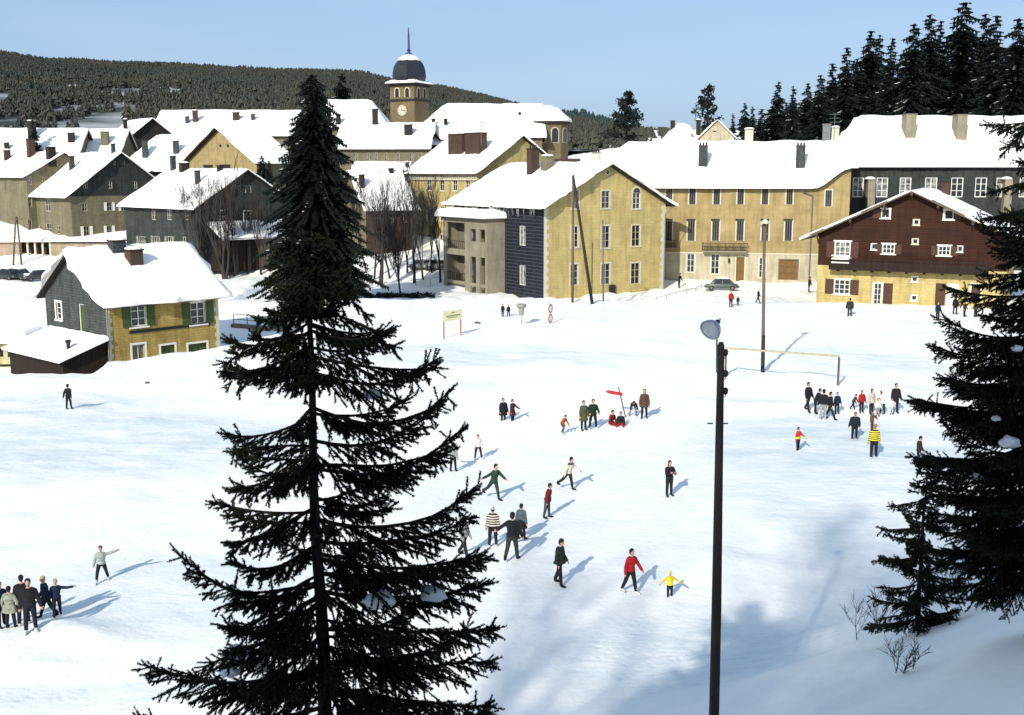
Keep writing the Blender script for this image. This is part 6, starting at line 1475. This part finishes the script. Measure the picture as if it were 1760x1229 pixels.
    for row,(a0,a1,hh) in enumerate(((.42,.58,.12),(.1,.92,.13),(.2,.8,.07))):
        zz=z1-(.2,.5,.68)[row]*(z1-z0); x=Ln*a0
        while x<Ln*a1: w=rs.uniform(.04,.1); mb.box((x,-.078,zz-hh/2),(x+w*.7,-.0705,zz+hh/2*rs.uniform(.5,1))); x+=w+.03
    mb.build('lettering',M['green'],bd)
    # weathered wicker basket sign on a pole & the two disc markers
    p=gnd(896,559,50); e=empty('litter_basket',p,0,'grey flared wicker basket on a thin stake in the snow','basket'); h=row_z(522,p.y)-p.z
    mb=MB(); mb.tube([(0,0,-.3),(0,0,h*.55)],.025,6); mb.build('stake',M['lpole'],e)
    mb=MB(); mb.lathe([(.2,h*.42),(.24,h*.6),(.26,h*.76),(.45,h*.86),(.43,h*.98),(.2,h)],14,(0,0,0)); mb.build('basket',mat('wicker',(.33,.32,.27),(.2,.19,.16),14,.9,.6),e)
    p=gnd(945,556,50); e=empty('road_marker',p,R(60),'orange and white round road signs stacked on a short post seen edge on','sign'); h=row_z(522,p.y)-p.z
    mb=MB(); mb.tube([(0,0,-.3),(0,0,h+.2)],.03,6); mb.build('post',M['lpole'],e)
    for z in (h*.28,h*.76):
        mt=Matrix.Translation((0,-.05,z))@Matrix.Rotation(R(90),4,'X'); mb=MB(); mb.lathe([(h*.22,0),(h*.22,.03)],20,mtx=mt); d=mb.build('disc',om,e); mb=MB(); mb.lathe([(h*.15,.031),(h*.15,.036)],20,mtx=mt); mb.build('disc_face',M['white'],d)
    # leaning post with red arrow board
    p=gnd(1075,718,50); e=empty('arrow_sign',p,0,'leaning wooden post with a red pointed arrow board above the sitting children','sign'); t=at(1063,665,p.y); d=t-p
    mb=MB(); mb.tube([-d*.1,d],.035,8); mb.build('post',M['lpole'],e)
    c=d*.73; w=27/scl(p.y); mb=MB(); pts=[(c.x+.12,.0),(c.x-w*.75,.0),(c.x-w*.98,.09),(c.x-w*.75,.2),(c.x+.12,.2)]
    V=[(x,-.07,c.z+z-.02-(x-c.x)*.18) for x,z in pts]+[(x,-.04,c.z+z-.02-(x-c.x)*.18) for x,z in pts]; mb.add(V,[(0,1,2,3,4),(9,8,7,6,5)]+[(i,5+i,5+(i+1)%5,(i+1)%5) for i in range(5)]); mb.build('arrow_board',mat('red_board',(.42,.03,.03),None,5,.6,.1),e)
    # railings
    rail('railing','double bar iron railing on the slope right of the ochre cottage',[(402,556),(425,558),(447,560),(470,562),(492,564)],1.0,ymin=85,rails=2,r=.035)
    rail('low_fence','low wire fence curving beside the cream corner house',[(1128,514),(1145,511),(1162,507),(1180,504),(1196,500),(1206,495)],.35,ymin=110,rails=1,m='metal')
    rail('park_fence','thin rail fence crossing the park under the bare trees',[(640,492),(665,491),(690,490),(715,488),(740,486),(765,483),(782,481)],.9,ymin=118,rails=1,m='metal',r=.02)
    # low retaining wall under the railing
    P0=gnd(398,560,85); P1=gnd(500,570,85); e=empty('retaining_wall',P0,0,'low curved stone retaining wall under the iron railing','wall'); d=P1-P0; mb=MB()
    V=[];N=10
    for i in range(N+1):
        t=i/N; q=d*t; dip=math.sin(t*math.pi)*1.5; V+=[Vector((q.x,q.y-.25,q.z+.25)),Vector((q.x,q.y-.35,q.z-.1-dip)),Vector((q.x,q.y+.5,q.z-.1-dip)),Vector((q.x,q.y+.5,q.z+.25))]
    F=[(i*4+k,i*4+(k+1)%4,(i+1)*4+(k+1)%4,(i+1)*4+k) for i in range(N) for k in range(4)]+[(0,1,2,3),(N*4+3,N*4+2,N*4+1,N*4)]
    o=mesh_obj('wall',V,F,M['stone'],e); boxuv(o)
    # cars
    g='cars parked in the snow at the left'
    car(14,481,'dark green car at the left edge of the parked row',150,(.02,.03,.025),g); car(36,481,'black rounded car in the middle of the parked row with snowy bonnet',-35,(.03,.035,.035),g); car(70,482,'dark car with pale snowy boot closest to the cottage roof',-150,(.035,.04,.035),g)
    car(1240,500,'grey green rounded saloon parked before the tan building',172,(.07,.085,.075),None,ymin=120)
    car(727,464,'snow covered car behind the single straight bare tree',10,(.2,.2,.18),'snowy cars beyond the park'); car(752,466,'snow covered car right of the straight bare trees',10,(.22,.21,.18),'snowy cars beyond the park')
    # hedge, steps, stones and snow heaps
    def lumps(name,label,cat,px,py,n,rx,r,m,ymin,seed,flat=.6,part='clump'):
        p=gnd(px,py,ymin); e=empty(name,p,0,label,cat); rs=random.Random(seed); mb=MB()
        for i in range(n):
            bm=bmesh.new(); bmesh.ops.create_icosphere(bm,subdivisions=2,radius=r*rs.uniform(.6,1.1)); c=Vector((rs.uniform(-rx,rx),rs.uniform(-.4,.4),r*.2))
            mb.add([Vector((v.co.x,v.co.y,v.co.z*flat))*(1+.4*noise.noise(v.co*3+c))+c for v in bm.verts],[tuple(v.index for v in f.verts) for f in bm.faces]); bm.free()
        return mb.build(part,m,e,True)
    for k,(px,py,r) in enumerate(((820,555,.3),(250,660,.3))): lumps('rock','small dark rock poking from the snow right of the notice board' if k==0 else 'flat tan stone lying in the snow below the ochre cottage','rock',px,py,1,.05,r,M['lpole'],40,k,.4)
    hedge=[]; p=gnd(672,512,118); e=empty('hedge',p,0,'low dark clipped hedge along the park road','hedge'); rs=np.random.RandomState(1); wd=100/scl(p.y)
    for i in range(1500): c=np.array([rs.rand()*wd-wd*.25,rs.randn()*.35,rs.rand()*.7]); v=rs.randn(3,3)*.14; hedge.append((c+v[0],c+v[1],c+v[2]))
    tri_obj('foliage',hedge,M['needles2'],e)
    p=gnd(1672,636,60); e=empty('snowy_steps',p,R(-12),'flight of snowy wooden steps behind the huge spruce','steps')
    for i in range(6): mb=MB(); mb.box((-.9,i*.34,i*.17-.1),(.9,i*.34+.3,i*.17+.03)); st=mb.build('step',M['lpole'],e); mb=MB(); mb.box((-.88,i*.34+.02,i*.17+.033),(.88,i*.34+.28,i*.17+.1)); mb.build('snow',SNOW,st)
    for s in (-.95,.95): mb=MB(); mb.box((s-.03,0,-.2),(s+.03,2.1,.0)); mb.build('stringer',M['lpole'],e)
    # roof aerial
    for (px,py0,py1,Y,lb) in ((1434,194,222,150,'thin roof aerial above the cream chimney'),(827,208,232,166,'ladder shaped aerial by the brown chimneys')):
        a=at(px,py1,Y); b=at(px,py0,Y); e=empty('aerial',a,0,lb,'aerial'); h=b.z-a.z; mb=MB(); mb.tube([(0,0,-1.5),(0,0,h)],.04,5); mb.build('mast',M['metal'],e)
        for j in range(3): mb=MB(); mb.tube([(-.7,0,h-.2-j*.5),(.7,0,h-.2-j*.5)],.03,5); mb.build('rod',M['metal'],e)
# ------------------------------------------------------------------ camera, light, sky
def camera_light():
    c=bpy.data.cameras.new('camera'); o=bpy.data.objects.new('camera',c); COL.objects.link(o)
    o.location=(0,0,CAMZ); o.rotation_euler=(R(90)-PITCH,0,0); c.sensor_width=36; c.lens=FPX/W*36; c.clip_end=8000; c.clip_start=.1
    scene.camera=o
    sx,sy=-.40,-.9; el=R(28); az=math.atan2(sx,sy)   # direction toward the sun (compass-like, from +Y)
    d=Vector((math.sin(az)*math.cos(el),math.cos(az)*math.cos(el),math.sin(el)))
    l=bpy.data.lights.new('sun','SUN'); l.energy=5.0; l.angle=R(.8); l.color=(1,.96,.88)
    s=bpy.data.objects.new('sun',l); COL.objects.link(s); s.rotation_euler=d.to_track_quat('Z','Y').to_euler(); s.location=(0,-30,60)
    w=bpy.data.worlds.new('World'); scene.world=w; w.use_nodes=True; nt=w.node_tree; bg=nt.nodes['Background']
    sk=nt.nodes.new('ShaderNodeTexSky'); sk.sky_type='NISHITA'; sk.sun_disc=False; sk.sun_elevation=el; sk.sun_rotation=az
    sk.air_density=1.0; sk.dust_density=4.0; sk.ozone_density=.6; sk.altitude=1000
    mx=nt.nodes.new('ShaderNodeMix'); mx.data_type='RGBA'; mx.inputs[0].default_value=.66; mx.inputs[7].default_value=(2.35,3.6,5.6,1)
    nt.links.new(sk.outputs[0],mx.inputs[6]); nt.links.new(mx.outputs[2],bg.inputs[0]); bg.inputs[1].default_value=.15
    tc=nt.nodes.new('ShaderNodeTexCoord'); mq=nt.nodes.new('ShaderNodeMapping'); mq.inputs['Scale'].default_value=(3,3,14); nz=nt.nodes.new('ShaderNodeTexNoise'); nz.inputs['Scale'].default_value=1.3; nz.inputs['Detail'].default_value=7
    nt.links.new(tc.outputs['Generated'],mq.inputs[0]); nt.links.new(mq.outputs[0],nz.inputs['Vector']); mr=nt.nodes.new('ShaderNodeMapRange'); mr.inputs[1].default_value=.45; mr.inputs[2].default_value=.8; mr.inputs[4].default_value=.16; nt.links.new(nz.outputs[0],mr.inputs[0])
    m2=nt.nodes.new('ShaderNodeMix'); m2.data_type='RGBA'; nt.links.new(mr.outputs[0],m2.inputs[0]); nt.links.new(mx.outputs[2],m2.inputs[6]); m2.inputs[7].default_value=(4.6,5.3,6.2,1); nt.links.new(m2.outputs[2],bg.inputs[0])
    scene.view_settings.view_transform='Standard'; scene.view_settings.look='None'; scene.view_settings.exposure=0
    scene.render.engine='CYCLES'
    scene.render.resolution_x=1024; scene.render.resolution_y=715
import os
if not os.environ.get('NOPEOPLE') and 'people' in globals(): people()
build_ground()
cottage(); corner_house(); long_block(); slate_block(); chalet(); mid_house(); village(); church(); hills()
if 'props' in globals(): props()
if 'trees' in globals(): trees()
camera_light()
